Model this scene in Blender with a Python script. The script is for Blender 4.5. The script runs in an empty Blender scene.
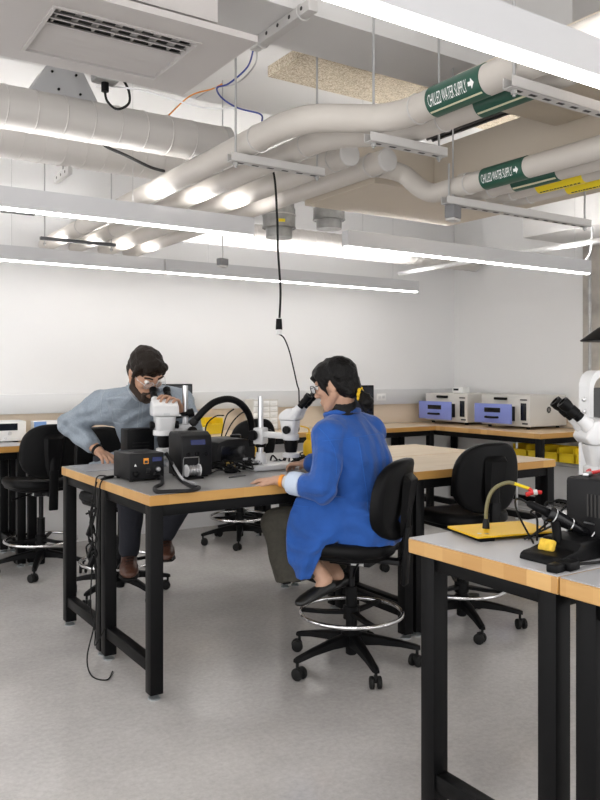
import bpy, bmesh, math, random
from mathutils import Vector, Matrix, Euler, noise
PI = math.pi
V = Vector
SC = bpy.context.scene
COL = SC.collection
random.seed(7)

# ------------------------------------------------------------------ camera
CH = 1.32                 # lens height above the floor
FP = 783.0                # focal length in picture pixels
FWD = V((0.5496, 0.8355, 0.0)).normalized()
RGT = V((0.8355, -0.5496, 0.0)).normalized()
VH = 375.0                # horizon row
TZ0 = 0.836               # bench height

def atd(u, v, d):
    p = FWD * d + RGT * (d * (u - 300.0) / FP)
    return V((p.x, p.y, CH - d * (v - VH) / FP))
def at(u, v, z):
    return atd(u, v, FP * (CH - z) / (v - VH))
def atY(u, v, y):
    k = (FWD + RGT * ((u - 300.0) / FP)).y
    return atd(u, v, y / k)
def atX(u, v, x):
    k = (FWD + RGT * ((u - 300.0) / FP)).x
    return atd(u, v, x / k)
def shelf_point(u, v, z):
    p = at(u, v, z)
    return (p.x, p.y, z)

cam = bpy.data.cameras.new('camera')
cam.sensor_fit = 'AUTO'
cam.sensor_width = 36.0
cam.lens = FP / 800.0 * 36.0
cam.shift_y = (VH - 400.0) / 800.0
cam.clip_start = 0.05
cam.clip_end = 60
camo = bpy.data.objects.new('camera', cam)
COL.objects.link(camo)
camo.location = (0, 0, CH)
camo.rotation_euler = (PI / 2, 0, math.atan2(FWD.y, FWD.x) - PI / 2)
SC.camera = camo

# ------------------------------------------------------------------ objects
def tag(o, label=None, cat=None, group=None, kind=None):
    if label: o['label'] = label
    if cat: o['category'] = cat
    if group: o['group'] = group
    if kind: o['kind'] = kind
    return o

def thing(name, label, cat, loc=(0, 0, 0), rz=0.0, group=None):
    o = bpy.data.objects.new(name, None)
    o.empty_display_size = 0.05
    COL.objects.link(o)
    o.location = loc
    o.rotation_euler = (0, 0, rz)
    return tag(o, label, cat, group)

KIDS = {}
def adopt(ch, par):
    ch.parent = par
    KIDS.setdefault(par.name, []).append(ch)

def copy_tree(o, parent=None):
    c = o.copy()
    COL.objects.link(c)
    if parent is not None:
        adopt(c, parent)
    for ch in KIDS.get(o.name, []):
        copy_tree(ch, c)
    return c

def place_copy(src, loc, rz=0.0, label=None, group=None):
    c = copy_tree(src)
    c.location = loc
    c.rotation_euler = (0, 0, rz)
    if label: c['label'] = label
    if group: c['group'] = group
    return c

class MB:
    """collects shapes that become ONE mesh object"""
    def __init__(self):
        self.bm = bmesh.new()
    def _add(self, verts, faces, mat=None):
        bm = self.bm
        vs = [bm.verts.new(mat @ V(v) if mat else v) for v in verts]
        for f in faces:
            try:
                bm.faces.new([vs[i] for i in f])
            except ValueError:
                pass
        return vs
    def box(self, c, s, rot=None, bev=0.0, seg=2):
        """box with centre c and full size s"""
        t = bmesh.new()
        bmesh.ops.create_cube(t, size=1.0)
        for v in t.verts:
            v.co = V((v.co.x * s[0], v.co.y * s[1], v.co.z * s[2]))
        if bev > 0:
            bmesh.ops.bevel(t, geom=list(t.edges), offset=min(bev, min(s) * 0.49), segments=seg, profile=0.5, affect='EDGES')
        m = Matrix.Translation(c)
        if rot is not None:
            m = m @ (rot.to_matrix().to_4x4() if isinstance(rot, Euler) else rot.to_4x4())
        self.merge(t, m)
        return self
    def merge(self, t, m=None):
        t.verts.index_update()
        vs = [self.bm.verts.new((m @ v.co) if m else v.co) for v in t.verts]
        for f in t.faces:
            try:
                self.bm.faces.new([vs[v.index] for v in f.verts])
            except ValueError:
                pass
        t.free()
    def span(self, a, b, bev=0.0):
        """box between two opposite corners"""
        c = [(a[i] + b[i]) / 2 for i in range(3)]
        s = [abs(b[i] - a[i]) for i in range(3)]
        return self.box(c, s, None, bev)
    def cyl(self, p0, p1, r0, r1=None, n=20, caps=True):
        r1 = r0 if r1 is None else r1
        p0, p1 = V(p0), V(p1)
        z = (p1 - p0).normalized()
        x = z.orthogonal().normalized()
        y = z.cross(x)
        vs, fs = [], []
        for p, r in ((p0, r0), (p1, r1)):
            for i in range(n):
                a = 2 * PI * i / n
                vs.append(p + x * (r * math.cos(a)) + y * (r * math.sin(a)))
        for i in range(n):
            j = (i + 1) % n
            fs.append((i, j, n + j, n + i))
        if caps:
            fs.append(tuple(range(n - 1, -1, -1)))
            fs.append(tuple(range(n, 2 * n)))
        self._add(vs, fs)
        return self
    def lathe(self, p, axis, prof, n=24):
        """profile [(radius, height)] turned about axis through p; ends closed"""
        p = V(p); z = V(axis).normalized()
        x = z.orthogonal().normalized(); y = z.cross(x)
        vs, fs = [], []
        for (r, h) in prof:
            for i in range(n):
                a = 2 * PI * i / n
                vs.append(p + z * h + x * (r * math.cos(a)) + y * (r * math.sin(a)))
        for k in range(len(prof) - 1):
            for i in range(n):
                j = (i + 1) % n
                fs.append((k * n + i, k * n + j, (k + 1) * n + j, (k + 1) * n + i))
        fs.append(tuple(range(n - 1, -1, -1)))
        m = (len(prof) - 1) * n
        fs.append(tuple(range(m, m + n)))
        self._add(vs, fs)
        return self
    def tube(self, pts, r, n=8, smooth=0, closed=False, radii=None):
        pts = [V(p) for p in pts]
        if smooth:
            pts, radii = spline(pts, smooth, closed, radii)
        N = len(pts)
        if radii is None:
            radii = [r] * N
        vs, fs = [], []
        prev = None
        for i, p in enumerate(pts):
            if closed:
                t = (pts[(i + 1) % N] - pts[i - 1])
            else:
                t = pts[min(i + 1, N - 1)] - pts[max(i - 1, 0)]
            if t.length < 1e-9: t = V((0, 0, 1))
            t.normalize()
            if prev is None:
                x = t.orthogonal().normalized()
            else:
                x = (prev - t * prev.dot(t))
                x = x.normalized() if x.length > 1e-6 else t.orthogonal().normalized()
            prev = x
            y = t.cross(x)
            for k in range(n):
                a = 2 * PI * k / n
                vs.append(p + (x * math.cos(a) + y * math.sin(a)) * radii[i])
        M = N if closed else N - 1
        for i in range(M):
            i2 = (i + 1) % N
            for k in range(n):
                k2 = (k + 1) % n
                fs.append((i * n + k, i * n + k2, i2 * n + k2, i2 * n + k))
        if not closed:
            fs.append(tuple(range(n - 1, -1, -1)))
            fs.append(tuple(range((N - 1) * n, N * n)))
        self._add(vs, fs)
        return self
    def torus(self, c, R, r, axis=(0, 0, 1), n=48, m=10):
        z = V(axis).normalized(); x = z.orthogonal().normalized(); y = z.cross(x)
        self.tube([V(c) + (x * math.cos(2 * PI * i / n) + y * math.sin(2 * PI * i / n)) * R for i in range(n)], r, m, closed=True)
        return self
    def ball(self, c, rad, rot=None, n=20, m=12):
        if not hasattr(rad, '__len__'): rad = (rad, rad, rad)
        R = rot if rot is not None else Matrix.Identity(3)
        vs, fs = [], []
        vs.append(V(c) + R @ V((0, 0, rad[2])))
        for j in range(1, m):
            t = PI * j / m
            for i in range(n):
                a = 2 * PI * i / n
                vs.append(V(c) + R @ V((rad[0] * math.sin(t) * math.cos(a), rad[1] * math.sin(t) * math.sin(a), rad[2] * math.cos(t))))
        vs.append(V(c) + R @ V((0, 0, -rad[2])))
        for i in range(n):
            fs.append((0, 1 + i, 1 + (i + 1) % n))
        for j in range(m - 2):
            for i in range(n):
                a = 1 + j * n + i; b = 1 + j * n + (i + 1) % n
                fs.append((a, a + n, b + n, b))
        L = len(vs) - 1; o = 1 + (m - 2) * n
        for i in range(n):
            fs.append((L, o + (i + 1) % n, o + i))
        self._add(vs, fs)
        return self
    def cap(self, a, ra, b, rb, n=14):
        """tapered limb piece with round ends"""
        a, b = V(a), V(b)
        d = b - a
        L = d.length
        z = d.normalized()
        prof = []
        K = 5
        for k in range(K + 1):
            t = PI / 2 * (1 - k / K)
            prof.append((max(ra * math.cos(t), 1e-4), -ra * math.sin(t)))
        for k in range(K + 1):
            t = PI / 2 * k / K
            prof.append((max(rb * math.cos(t), 1e-4), L + rb * math.sin(t)))
        return self.lathe(a, z, prof, n)
    def prism(self, poly, axis, a, b):
        """2D polygon pushed along an axis from a to b. axis x: (y,z), y: (x,z), z: (x,y)"""
        def p3(q, h):
            return {'x': (h, q[0], q[1]), 'y': (q[0], h, q[1]), 'z': (q[0], q[1], h)}[axis]
        n = len(poly)
        vs = [p3(q, a) for q in poly] + [p3(q, b) for q in poly]
        fs = [tuple(range(n - 1, -1, -1)), tuple(range(n, 2 * n))]
        for i in range(n):
            j = (i + 1) % n
            fs.append((i, j, n + j, n + i))
        self._add(vs, fs)
        return self
    def loft(self, rings, closed_ends=True):
        n = len(rings[0])
        vs = [V(p) for r in rings for p in r]
        fs = []
        for k in range(len(rings) - 1):
            for i in range(n):
                j = (i + 1) % n
                fs.append((k * n + i, k * n + j, (k + 1) * n + j, (k + 1) * n + i))
        if closed_ends:
            fs.append(tuple(range(n - 1, -1, -1)))
            m = (len(rings) - 1) * n
            fs.append(tuple(range(m, m + n)))
        self._add(vs, fs)
        return self
    def build(self, name, mat, parent=None, label=None, cat=None, group=None, kind=None, loc=None, rz=0.0, angle=40, voxel=None, smooth_it=0, post=None):
        bm = self.bm
        bmesh.ops.recalc_face_normals(bm, faces=list(bm.faces))
        me = bpy.data.meshes.new(name)
        bm.to_mesh(me)
        bm.free()
        o = bpy.data.objects.new(name, me)
        COL.objects.link(o)
        if voxel:
            md = o.modifiers.new('m', 'REMESH'); md.mode = 'VOXEL'; md.voxel_size = voxel
            if smooth_it:
                sm = o.modifiers.new('s', 'SMOOTH'); sm.factor = 0.5; sm.iterations = smooth_it
            dg = bpy.context.evaluated_depsgraph_get()
            me2 = bpy.data.meshes.new_from_object(o.evaluated_get(dg))
            o.modifiers.clear()
            o.data = me2
            bpy.data.meshes.remove(me)
            me = me2
            me.name = name
        if post:
            for v in me.vertices:
                v.co = post(v.co.copy())
        for m in (mat if isinstance(mat, (list, tuple)) else [mat]):
            me.materials.append(m)
        for p in me.polygons: p.use_smooth = True
        if angle < 180 and not voxel:
            me.set_sharp_from_angle(angle=math.radians(angle))
        if parent is not None:
            adopt(o, parent)
        if loc is not None:
            o.location = loc
            o.rotation_euler = (0, 0, rz)
        return tag(o, label, cat, group, kind)

def spline(pts, k, closed=False, radii=None):
    out, rr = [], []
    N = len(pts)
    M = N if closed else N - 1
    for i in range(M):
        if closed:
            p0, p1, p2, p3 = pts[i - 1], pts[i], pts[(i + 1) % N], pts[(i + 2) % N]
        else:
            p0, p1, p2, p3 = pts[max(i - 1, 0)], pts[i], pts[i + 1], pts[min(i + 2, N - 1)]
        for j in range(k):
            t = j / k
            out.append(0.5 * ((2 * p1) + (p2 - p0) * t + (2 * p0 - 5 * p1 + 4 * p2 - p3) * t * t + (3 * p1 - p0 - 3 * p2 + p3) * t ** 3))
            if radii: rr.append(radii[i] * (1 - t) + radii[(i + 1) % N] * t)
    if not closed:
        out.append(pts[-1])
        if radii: rr.append(radii[-1])
    return out, (rr if radii else None)

def rrect(w, h, r, k=5):
    """rounded rectangle polygon centred on 0"""
    pts = []
    for (sx, sy, a0) in ((1, 1, 0), (-1, 1, 90), (-1, -1, 180), (1, -1, 270)):
        for i in range(k + 1):
            a = math.radians(a0 + 90 * i / k)
            pts.append((sx * (w / 2 - r) + r * math.cos(a), sy * (h / 2 - r) + r * math.sin(a)))
    return pts

# ------------------------------------------------------------------ materials
def mat(name, col, rough=0.5, metal=0.0, spec=0.5, emit=None, strength=0.0, trans=0.0, ior=1.45, bump=None, var=None, coat=0.0, sheen=0.0):
    """procedural material; var=(scale, amount) mottles the colour, bump=(scale, strength) roughens it"""
    m = bpy.data.materials.new(name)
    m.use_nodes = True
    nt = m.node_tree
    b = nt.nodes['Principled BSDF']
    b.inputs['Base Color'].default_value = (*col, 1)
    b.inputs['Roughness'].default_value = rough
    b.inputs['Metallic'].default_value = metal
    b.inputs['Specular IOR Level'].default_value = spec
    b.inputs['IOR'].default_value = ior
    b.inputs['Transmission Weight'].default_value = trans
    b.inputs['Coat Weight'].default_value = coat
    b.inputs['Sheen Weight'].default_value = sheen
    if emit:
        b.inputs['Emission Color'].default_value = (*emit, 1)
        b.inputs['Emission Strength'].default_value = strength
    if var or bump:
        tc = nt.nodes.new('ShaderNodeTexCoord')
    if var:
        n = nt.nodes.new('ShaderNodeTexNoise')
        n.inputs['Scale'].default_value = var[0]
        n.inputs['Detail'].default_value = 5
        nt.links.new(tc.outputs['Object'], n.inputs['Vector'])
        r = nt.nodes.new('ShaderNodeValToRGB')
        lo = [max(0, c * (1 - var[1])) for c in col]; hi = [min(1, c * (1 + var[1])) for c in col]
        r.color_ramp.elements[0].position = 0.3; r.color_ramp.elements[0].color = (*lo, 1)
        r.color_ramp.elements[1].position = 0.7; r.color_ramp.elements[1].color = (*hi, 1)
        nt.links.new(n.outputs['Fac'], r.inputs['Fac'])
        nt.links.new(r.outputs['Color'], b.inputs['Base Color'])
    if bump:
        n2 = nt.nodes.new('ShaderNodeTexNoise')
        n2.inputs['Scale'].default_value = bump[0]
        n2.inputs['Detail'].default_value = 4
        nt.links.new(tc.outputs['Object'], n2.inputs['Vector'])
        bp = nt.nodes.new('ShaderNodeBump')
        bp.inputs['Strength'].default_value = bump[1]
        bp.inputs['Distance'].default_value = 0.01
        nt.links.new(n2.outputs['Fac'], bp.inputs['Height'])
        nt.links.new(bp.outputs['Normal'], b.inputs['Normal'])
    return m

def maple(name, light, dark, along='X', stave=0.045, lengthwise=0.5):
    """laminated wood: staves across Y or X with a different tone each, fine grain"""
    m = bpy.data.materials.new(name); m.use_nodes = True
    nt = m.node_tree; b = nt.nodes['Principled BSDF']
    tc = nt.nodes.new('ShaderNodeTexCoord')
    sp = nt.nodes.new('ShaderNodeSeparateXYZ')
    nt.links.new(tc.outputs['Object'], sp.inputs[0])
    a, c = ('X', 'Y') if along == 'X' else ('Y', 'X')
    def math_(op, i0, v1=None, i1=None):
        q = nt.nodes.new('ShaderNodeMath'); q.operation = op
        nt.links.new(i0, q.inputs[0])
        if i1 is not None: nt.links.new(i1, q.inputs[1])
        elif v1 is not None: q.inputs[1].default_value = v1
        return q.outputs[0]
    row = math_('FLOOR', math_('DIVIDE', sp.outputs[c], stave))
    off = math_('MULTIPLY', row, 0.37)
    ln = math_('FLOOR', math_('ADD', math_('DIVIDE', sp.outputs[a], lengthwise), i1=off))
    cb = nt.nodes.new('ShaderNodeCombineXYZ')
    nt.links.new(row, cb.inputs[0]); nt.links.new(ln, cb.inputs[1])
    wn = nt.nodes.new('ShaderNodeTexWhiteNoise')
    nt.links.new(cb.outputs[0], wn.inputs['Vector'])
    mp = nt.nodes.new('ShaderNodeMapping')
    mp.inputs['Scale'].default_value = (6, 60, 60) if along == 'X' else (60, 6, 60)
    nt.links.new(tc.outputs['Object'], mp.inputs[0])
    ns = nt.nodes.new('ShaderNodeTexNoise'); ns.inputs['Scale'].default_value = 1.0; ns.inputs['Detail'].default_value = 6
    nt.links.new(mp.outputs[0], ns.inputs['Vector'])
    mx = math_('ADD', math_('MULTIPLY', wn.outputs['Value'], 0.65), i1=math_('MULTIPLY', ns.outputs['Fac'], 0.35))
    r = nt.nodes.new('ShaderNodeValToRGB')
    r.color_ramp.elements[0].position = 0.1; r.color_ramp.elements[0].color = (*dark, 1)
    r.color_ramp.elements[1].position = 0.9; r.color_ramp.elements[1].color = (*light, 1)
    nt.links.new(mx, r.inputs['Fac'])
    nt.links.new(r.outputs['Color'], b.inputs['Base Color'])
    b.inputs['Roughness'].default_value = 0.38
    return m

def concrete_floor():
    m = bpy.data.materials.new('polished_concrete'); m.use_nodes = True
    nt = m.node_tree; b = nt.nodes['Principled BSDF']
    tc = nt.nodes.new('ShaderNodeTexCoord')
    def ns(scale, detail, rough=0.6):
        n = nt.nodes.new('ShaderNodeTexNoise'); n.inputs['Scale'].default_value = scale
        n.inputs['Detail'].default_value = detail; n.inputs['Roughness'].default_value = rough
        nt.links.new(tc.outputs['Object'], n.inputs['Vector']); return n
    def ramp(src, p0, c0, p1, c1):
        r = nt.nodes.new('ShaderNodeValToRGB')
        r.color_ramp.elements[0].position = p0; r.color_ramp.elements[0].color = (*c0, 1)
        r.color_ramp.elements[1].position = p1; r.color_ramp.elements[1].color = (*c1, 1)
        nt.links.new(src, r.inputs['Fac']); return r.outputs['Color']
    def mix(f, a, c, mode='MIX'):
        q = nt.nodes.new('ShaderNodeMix'); q.data_type = 'RGBA'; q.blend_type = mode
        if isinstance(f, float): q.inputs[0].default_value = f
        else: nt.links.new(f, q.inputs[0])
        nt.links.new(a, q.inputs[6]); nt.links.new(c, q.inputs[7]); return q.outputs[2]
    big = ramp(ns(1.3, 6).outputs['Fac'], 0.32, (0.50, 0.482, 0.47), 0.70, (0.66, 0.642, 0.627))
    fine = ramp(ns(46, 6, 0.75).outputs['Fac'], 0.30, (0.78, 0.775, 0.77), 0.68, (1, 1, 1))
    c = mix(1.0, big, fine, 'MULTIPLY')
    vo = nt.nodes.new('ShaderNodeTexVoronoi'); vo.inputs['Scale'].default_value = 42
    nt.links.new(tc.outputs['Object'], vo.inputs['Vector'])
    specks = ramp(vo.outputs['Distance'], 0.06, (0.60, 0.59, 0.58), 0.12, (0, 0, 0))
    c = mix(0.0, c, specks, 'LIGHTEN')
    nt.links.new(c, b.inputs['Base Color'])
    rg = ramp(ns(3.0, 5).outputs['Fac'], 0.3, (0.11, 0.11, 0.11), 0.75, (0.24, 0.24, 0.24))
    nt.links.new(rg, b.inputs['Roughness'])
    b.inputs['Specular IOR Level'].default_value = 0.6
    bp = nt.nodes.new('ShaderNodeBump'); bp.inputs['Strength'].default_value = 0.025; bp.inputs['Distance'].default_value = 0.004
    nt.links.new(ns(14, 4).outputs['Fac'], bp.inputs['Height'])
    nt.links.new(bp.outputs['Normal'], b.inputs['Normal'])
    return m

def tectum_mat():
    m = bpy.data.materials.new('wood_wool'); m.use_nodes = True
    nt = m.node_tree; b = nt.nodes['Principled BSDF']
    tc = nt.nodes.new('ShaderNodeTexCoord')
    n = nt.nodes.new('ShaderNodeTexNoise'); n.inputs['Scale'].default_value = 55; n.inputs['Detail'].default_value = 5
    n.inputs['Distortion'].default_value = 2.5
    nt.links.new(tc.outputs['Object'], n.inputs['Vector'])
    r = nt.nodes.new('ShaderNodeValToRGB')
    r.color_ramp.elements[0].position = 0.36; r.color_ramp.elements[0].color = (0.25, 0.205, 0.15, 1)
    r.color_ramp.elements[1].position = 0.6; r.color_ramp.elements[1].color = (0.62, 0.54, 0.42, 1)
    nt.links.new(n.outputs['Fac'], r.inputs['Fac']); nt.links.new(r.outputs['Color'], b.inputs['Base Color'])
    b.inputs['Roughness'].default_value = 0.95
    return m

M = {}
M['wall'] = mat('painted_wall', (0.76, 0.757, 0.755), 0.65, bump=(60, 0.05), var=(0.8, 0.02))
M['ceiling'] = mat('painted_ceiling', (0.60, 0.59, 0.58), 0.7, bump=(18, 0.12))
M['floor'] = concrete_floor()
M['column'] = mat('raw_concrete', (0.43, 0.40, 0.36), 0.8, bump=(25, 0.3), var=(5, 0.25))
M['raceway'] = mat('raceway_aluminium', (0.66, 0.665, 0.67), 0.4, 0.2)
M['white_metal'] = mat('white_painted_metal', (0.82, 0.82, 0.825), 0.35)
M['fixture'] = mat('fixture_white', (0.52, 0.52, 0.53), 0.4)
M['lens'] = mat('light_lens', (1, 1, 1), 0.5, emit=(1.0, 0.985, 0.965), strength=11.0)
M['uplens'] = mat('uplight_lens', (1, 1, 1), 0.5, emit=(1.0, 0.985, 0.965), strength=30.0)
M['pipe'] = mat('pipe_jacket', (0.52, 0.485, 0.445), 0.45, bump=(9, 0.03), var=(6, 0.03))
M['duct'] = mat('duct_painted', (0.54, 0.515, 0.49), 0.5, bump=(5, 0.04))
M['soffit'] = mat('soffit_painted', (0.54, 0.475, 0.39), 0.6)
M['strut'] = mat('strut_painted', (0.50, 0.485, 0.47), 0.45)
M['rod'] = mat('rod_steel', (0.42, 0.42, 0.42), 0.4, 0.8)
M['galv'] = mat('galvanised_steel', (0.36, 0.36, 0.35), 0.45, 0.6, var=(14, 0.2))
M['dark_steel'] = mat('dark_steel', (0.11, 0.11, 0.115), 0.5, 0.5)
M['green'] = mat('label_green', (0.022, 0.085, 0.058), 0.33)
M['yellow_label'] = mat('label_yellow', (0.80, 0.62, 0.02), 0.35)
M['cream'] = mat('label_cream', (0.62, 0.59, 0.42), 0.5)
M['label_white'] = mat('label_white', (0.86, 0.87, 0.86), 0.5)
M['ink'] = mat('label_ink', (0.03, 0.03, 0.03), 0.5)
M['slot'] = mat('slot_black', (0.035, 0.033, 0.032), 0.7)
M['panel'] = mat('panel_white', (0.47, 0.445, 0.43), 0.45)
M['tectum'] = tectum_mat()
M['upstand'] = maple('upstand_beech', (0.70, 0.60, 0.48), (0.64, 0.53, 0.41), 'X', 0.2, 1.2)
M['maple_x'] = maple('maple_lengthwise', (0.72, 0.60, 0.44), (0.64, 0.51, 0.355), 'X')
M['maple_y'] = maple('maple_crosswise', (0.74, 0.57, 0.37), (0.62, 0.43, 0.25), 'Y')
M['edge_x'] = maple('maple_edge_lengthwise', (0.60, 0.345, 0.10), (0.45, 0.225, 0.05), 'X', 0.06, 0.35)
M['edge_y'] = maple('maple_edge_crosswise', (0.64, 0.39, 0.15), (0.45, 0.235, 0.07), 'Y', 0.045, 0.075)
M['laminate'] = mat('laminate_pale_grey', (0.44, 0.44, 0.455), 0.3, var=(3, 0.015))
M['esd_mat'] = mat('grey_work_mat', (0.275, 0.272, 0.268), 0.35, var=(4, 0.03))
M['black_frame'] = mat('black_powder_coat', (0.0042, 0.0042, 0.0046), 0.42, spec=0.14, bump=(300, 0.03))
M['black'] = mat('black_plastic', (0.0045, 0.0045, 0.005), 0.42, spec=0.14, bump=(200, 0.03))
M['black_soft'] = mat('black_vinyl', (0.0055, 0.0055, 0.006), 0.42, spec=0.14, bump=(45, 0.05))
M['black_gloss'] = mat('black_gloss', (0.006, 0.006, 0.007), 0.2, spec=0.4)
M['charcoal'] = mat('charcoal_plastic', (0.010, 0.010, 0.011), 0.45, spec=0.22)
M['rubber'] = mat('black_rubber', (0.007, 0.007, 0.007), 0.6, spec=0.3)
M['chrome'] = mat('chrome', (0.75, 0.75, 0.76), 0.14, 1.0)
M['steel'] = mat('brushed_steel', (0.60, 0.60, 0.61), 0.28, 1.0)
M['foot_blue'] = mat('levelling_foot', (0.45, 0.48, 0.50), 0.3, 0.8)
M['scope'] = mat('scope_white', (0.64, 0.64, 0.645), 0.3, coat=0.3)
M['scope_grey'] = mat('scope_grey', (0.52, 0.53, 0.54), 0.35)
M['glass'] = mat('lens_glass', (0.03, 0.035, 0.045), 0.05, coat=1.0)
M['yellow'] = mat('yellow_plastic', (0.78, 0.47, 0.010), 0.4)
M['yellow_bin'] = mat('yellow_translucent_bin', (0.92, 0.66, 0.02), 0.3, trans=0.1)
M['periwinkle'] = mat('periwinkle_panel', (0.22, 0.27, 0.64), 0.35)
M['oven'] = mat('oven_putty_white', (0.60, 0.58, 0.545), 0.42)
M['blue_lcd'] = mat('blue_display', (0.008, 0.014, 0.075), 0.2, emit=(0.01, 0.03, 0.2), strength=0.06)
M['screen'] = mat('screen_dark', (0.012, 0.014, 0.02), 0.12)
M['block'] = mat('block_grey', (0.16, 0.16, 0.165), 0.5)
M['red'] = mat('red_plastic', (0.62, 0.03, 0.03), 0.4)
M['orange'] = mat('orange_band', (0.80, 0.30, 0.03), 0.5)
M['blue_cable'] = mat('blue_cable', (0.035, 0.055, 0.26), 0.5)
M['orange_cable'] = mat('orange_cable', (0.75, 0.28, 0.05), 0.5)
M['grey_cable'] = mat('grey_cable', (0.35, 0.35, 0.36), 0.5)
M['olive'] = mat('olive_hose', (0.16, 0.145, 0.07), 0.45)
M['sponge'] = mat('yellow_sponge', (0.70, 0.46, 0.05), 0.95, bump=(120, 0.6), var=(60, 0.2))
M['brass'] = mat('brass_wool', (0.62, 0.42, 0.10), 0.4, 0.6, bump=(150, 0.8))
M['paper'] = mat('paper_white', (0.80, 0.80, 0.79), 0.7)
M['light_blue'] = mat('light_blue_card', (0.16, 0.30, 0.62), 0.5)

# ------------------------------------------------------------------ world and colour
w = bpy.data.worlds.new('lab_ambient')
SC.world = w
w.use_nodes = True
w.node_tree.nodes['Background'].inputs[0].default_value = (1.0, 0.99, 0.985, 1)
w.node_tree.nodes['Background'].inputs[1].default_value = 1.35
SC.view_settings.view_transform = 'Standard'
SC.view_settings.look = 'None'
SC.view_settings.exposure = 0.82
SC.view_settings.gamma = 1.0
SC.view_settings.use_curve_mapping = False
# ================================================================== THE ROOM
WX, WY, CZ = 6.04, 6.15, CH + 1.90
def struct(name, mb, m, **k):
    return mb.build(name, m, kind='structure', **k)
struct('floor', MB().span((-3.2, -2.2, -0.08), (WX + 0.2, WY + 0.2, 0)), M['floor'])
struct('wall_back', MB().span((-3.2, WY, 0), (WX + 0.2, WY + 0.16, CZ)), M['wall'])
struct('wall_right', MB().span((WX, 4.52, 0), (WX + 0.16, WY, CZ)).span((WX, -0.8, 0), (WX + 0.16, 4.30, CZ)), M['wall'])
struct('trim_1', MB().box((WX + 0.172, 4.41, CZ / 2), (0.36, 0.22, CZ), None, 0.012), M['column'])
struct('ceiling', MB().span((-3.2, -2.2, CZ), (WX + 0.2, WY + 0.2, CZ + 0.12)), M['ceiling'])
# down-stand beam across the room
struct('trim_2', MB().span((-3.2, 2.515, CH + 1.40), (3.28, 2.84, CZ)), M['ceiling'])
# boxed-in soffits over the pipes and along the right wall
struct('trim_3', MB().span((2.46, 3.06, CH + 0.96), (3.574, 3.69, CH + 1.20)).span((2.86, -0.6, CH + 0.96), (3.574, 3.06, CH + 1.20)), M['soffit'])
struct('trim_4', MB().span((2.24, 0.9, CH + 1.10), (2.845, 2.27, CH + 1.20)), M['soffit'])
struct('trim_5', MB().span((5.2, 1.5, CH + 1.155), (WX, 4.48, CZ)), M['ceiling'])
# raceway and timber upstand behind the back benches
rw = MB().span((-1.6, WY - 0.055, 1.025), (WX, WY, 1.175), 0.004)
struct('trim_6', rw, M['raceway'])
struct('trim_7', MB().span((-1.6, WY - 0.022, TZ0), (WX - 0.022, WY, 1.024)), M['upstand'])
struct('trim_8', MB().span((WX - 0.022, 4.55, TZ0), (WX, WY - 0.022, 0.95)), M['upstand'])

for i, (x, lab) in enumerate(((4.98, 'white socket plate on the grey raceway near the room corner'),
                              (1.22, 'white socket plate on the grey raceway at the far left'))):
    t = thing('socket_plate', lab, 'socket', (x, WY - 0.0552, 1.10), 0, 'raceway socket plates')
    MB().box((0, -0.003, 0), (0.115, 0.006, 0.07), None, 0.002).build('face_plate', M['paper'], t)
    for s in (-1, 1):
        MB().box((s * 0.026, -0.0075, 0), (0.033, 0.003, 0.03), None, 0.001).build('socket', M['raceway'], t)

# acoustic panel of wood wool under the ceiling
p = thing('acoustic_panel', 'tan wood-wool acoustic panel fixed up between the beam and the ducts', 'ceiling panel', (3.65, 3.40, CH + 1.70))
MB().box((0, 0, 0.03), (2.7, 0.86, 0.06)).build('board', M['tectum'], p)
MB().box((0, 0, 0.13), (2.5, 0.7, 0.14)).build('backing_frame', M['ceiling'], p)

# ------------------------------------------------------------------ linear lights
SZ = CH + 0.78
def linear_light(x0, x1, y, label, cables):
    t = thing('linear_light', label, 'light', ((x0 + x1) / 2, y, SZ), 0, 'suspended linear lights')
    L = x1 - x0
    h = MB()
    for s in (-1, 1):
        h.box((0, s * 0.029, 0.0565), (L, 0.004, 0.097)).box((s * (L / 2 - 0.003), 0, 0.0565), (0.006, 0.054, 0.097))
    h.box((0, 0, 0.045), (L - 0.012, 0.054, 0.074))
    h.build('housing', M['fixture'], t)
    MB().box((0, 0, 0.004), (L - 0.008, 0.036, 0.008)).build('diffuser', M['lens'], t)
    MB().box((0, 0, 0.085), (L - 0.10, 0.044, 0.005)).build('uplight', M['uplens'], t)
    for c in cables:
        cb = MB().cyl((c - (x0 + x1) / 2, 0, 0.105), (c - (x0 + x1) / 2, 0, CZ - SZ), 0.0012, n=6).build('suspension_cable', M['rod'], t)
        MB().cyl((c - (x0 + x1) / 2, 0, CZ - SZ - 0.02), (c - (x0 + x1) / 2, 0, CZ - SZ), 0.03, n=16).build('canopy', M['fixture'], cb)
    return t
linear_light(-0.15, 2.205, 3.85, 'white suspended linear light over the left workbench, running off the left edge', (0.02, 1.5))
linear_light(2.862, 5.21, 3.85, 'white suspended linear light at right, over the bare maple workbench', (3.0, 5.05))
linear_light(-0.05, 2.415, 5.58, 'left length of the long linear light nearest the back wall', (0.3, 1.3))
linear_light(2.425, 4.99, 5.58, 'right length of the long linear light nearest the back wall', (2.8, 4.7))
linear_light(0.10, 2.50, 1.317, 'brightest linear light, crossing the top right corner closest overhead', (0.4, 2.3))
wc = MB().tube([(5.16, 3.86, SZ + 0.09), (5.22, 3.84, SZ + 0.17), (5.19, 3.80, SZ + 0.30), (5.22, 3.82, CH + 1.15)], 0.007, 8, smooth=6)
wc.build('looped_cord', M['white_metal'], None, 'white cord looping up from the end of the right linear light', 'cord')

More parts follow.
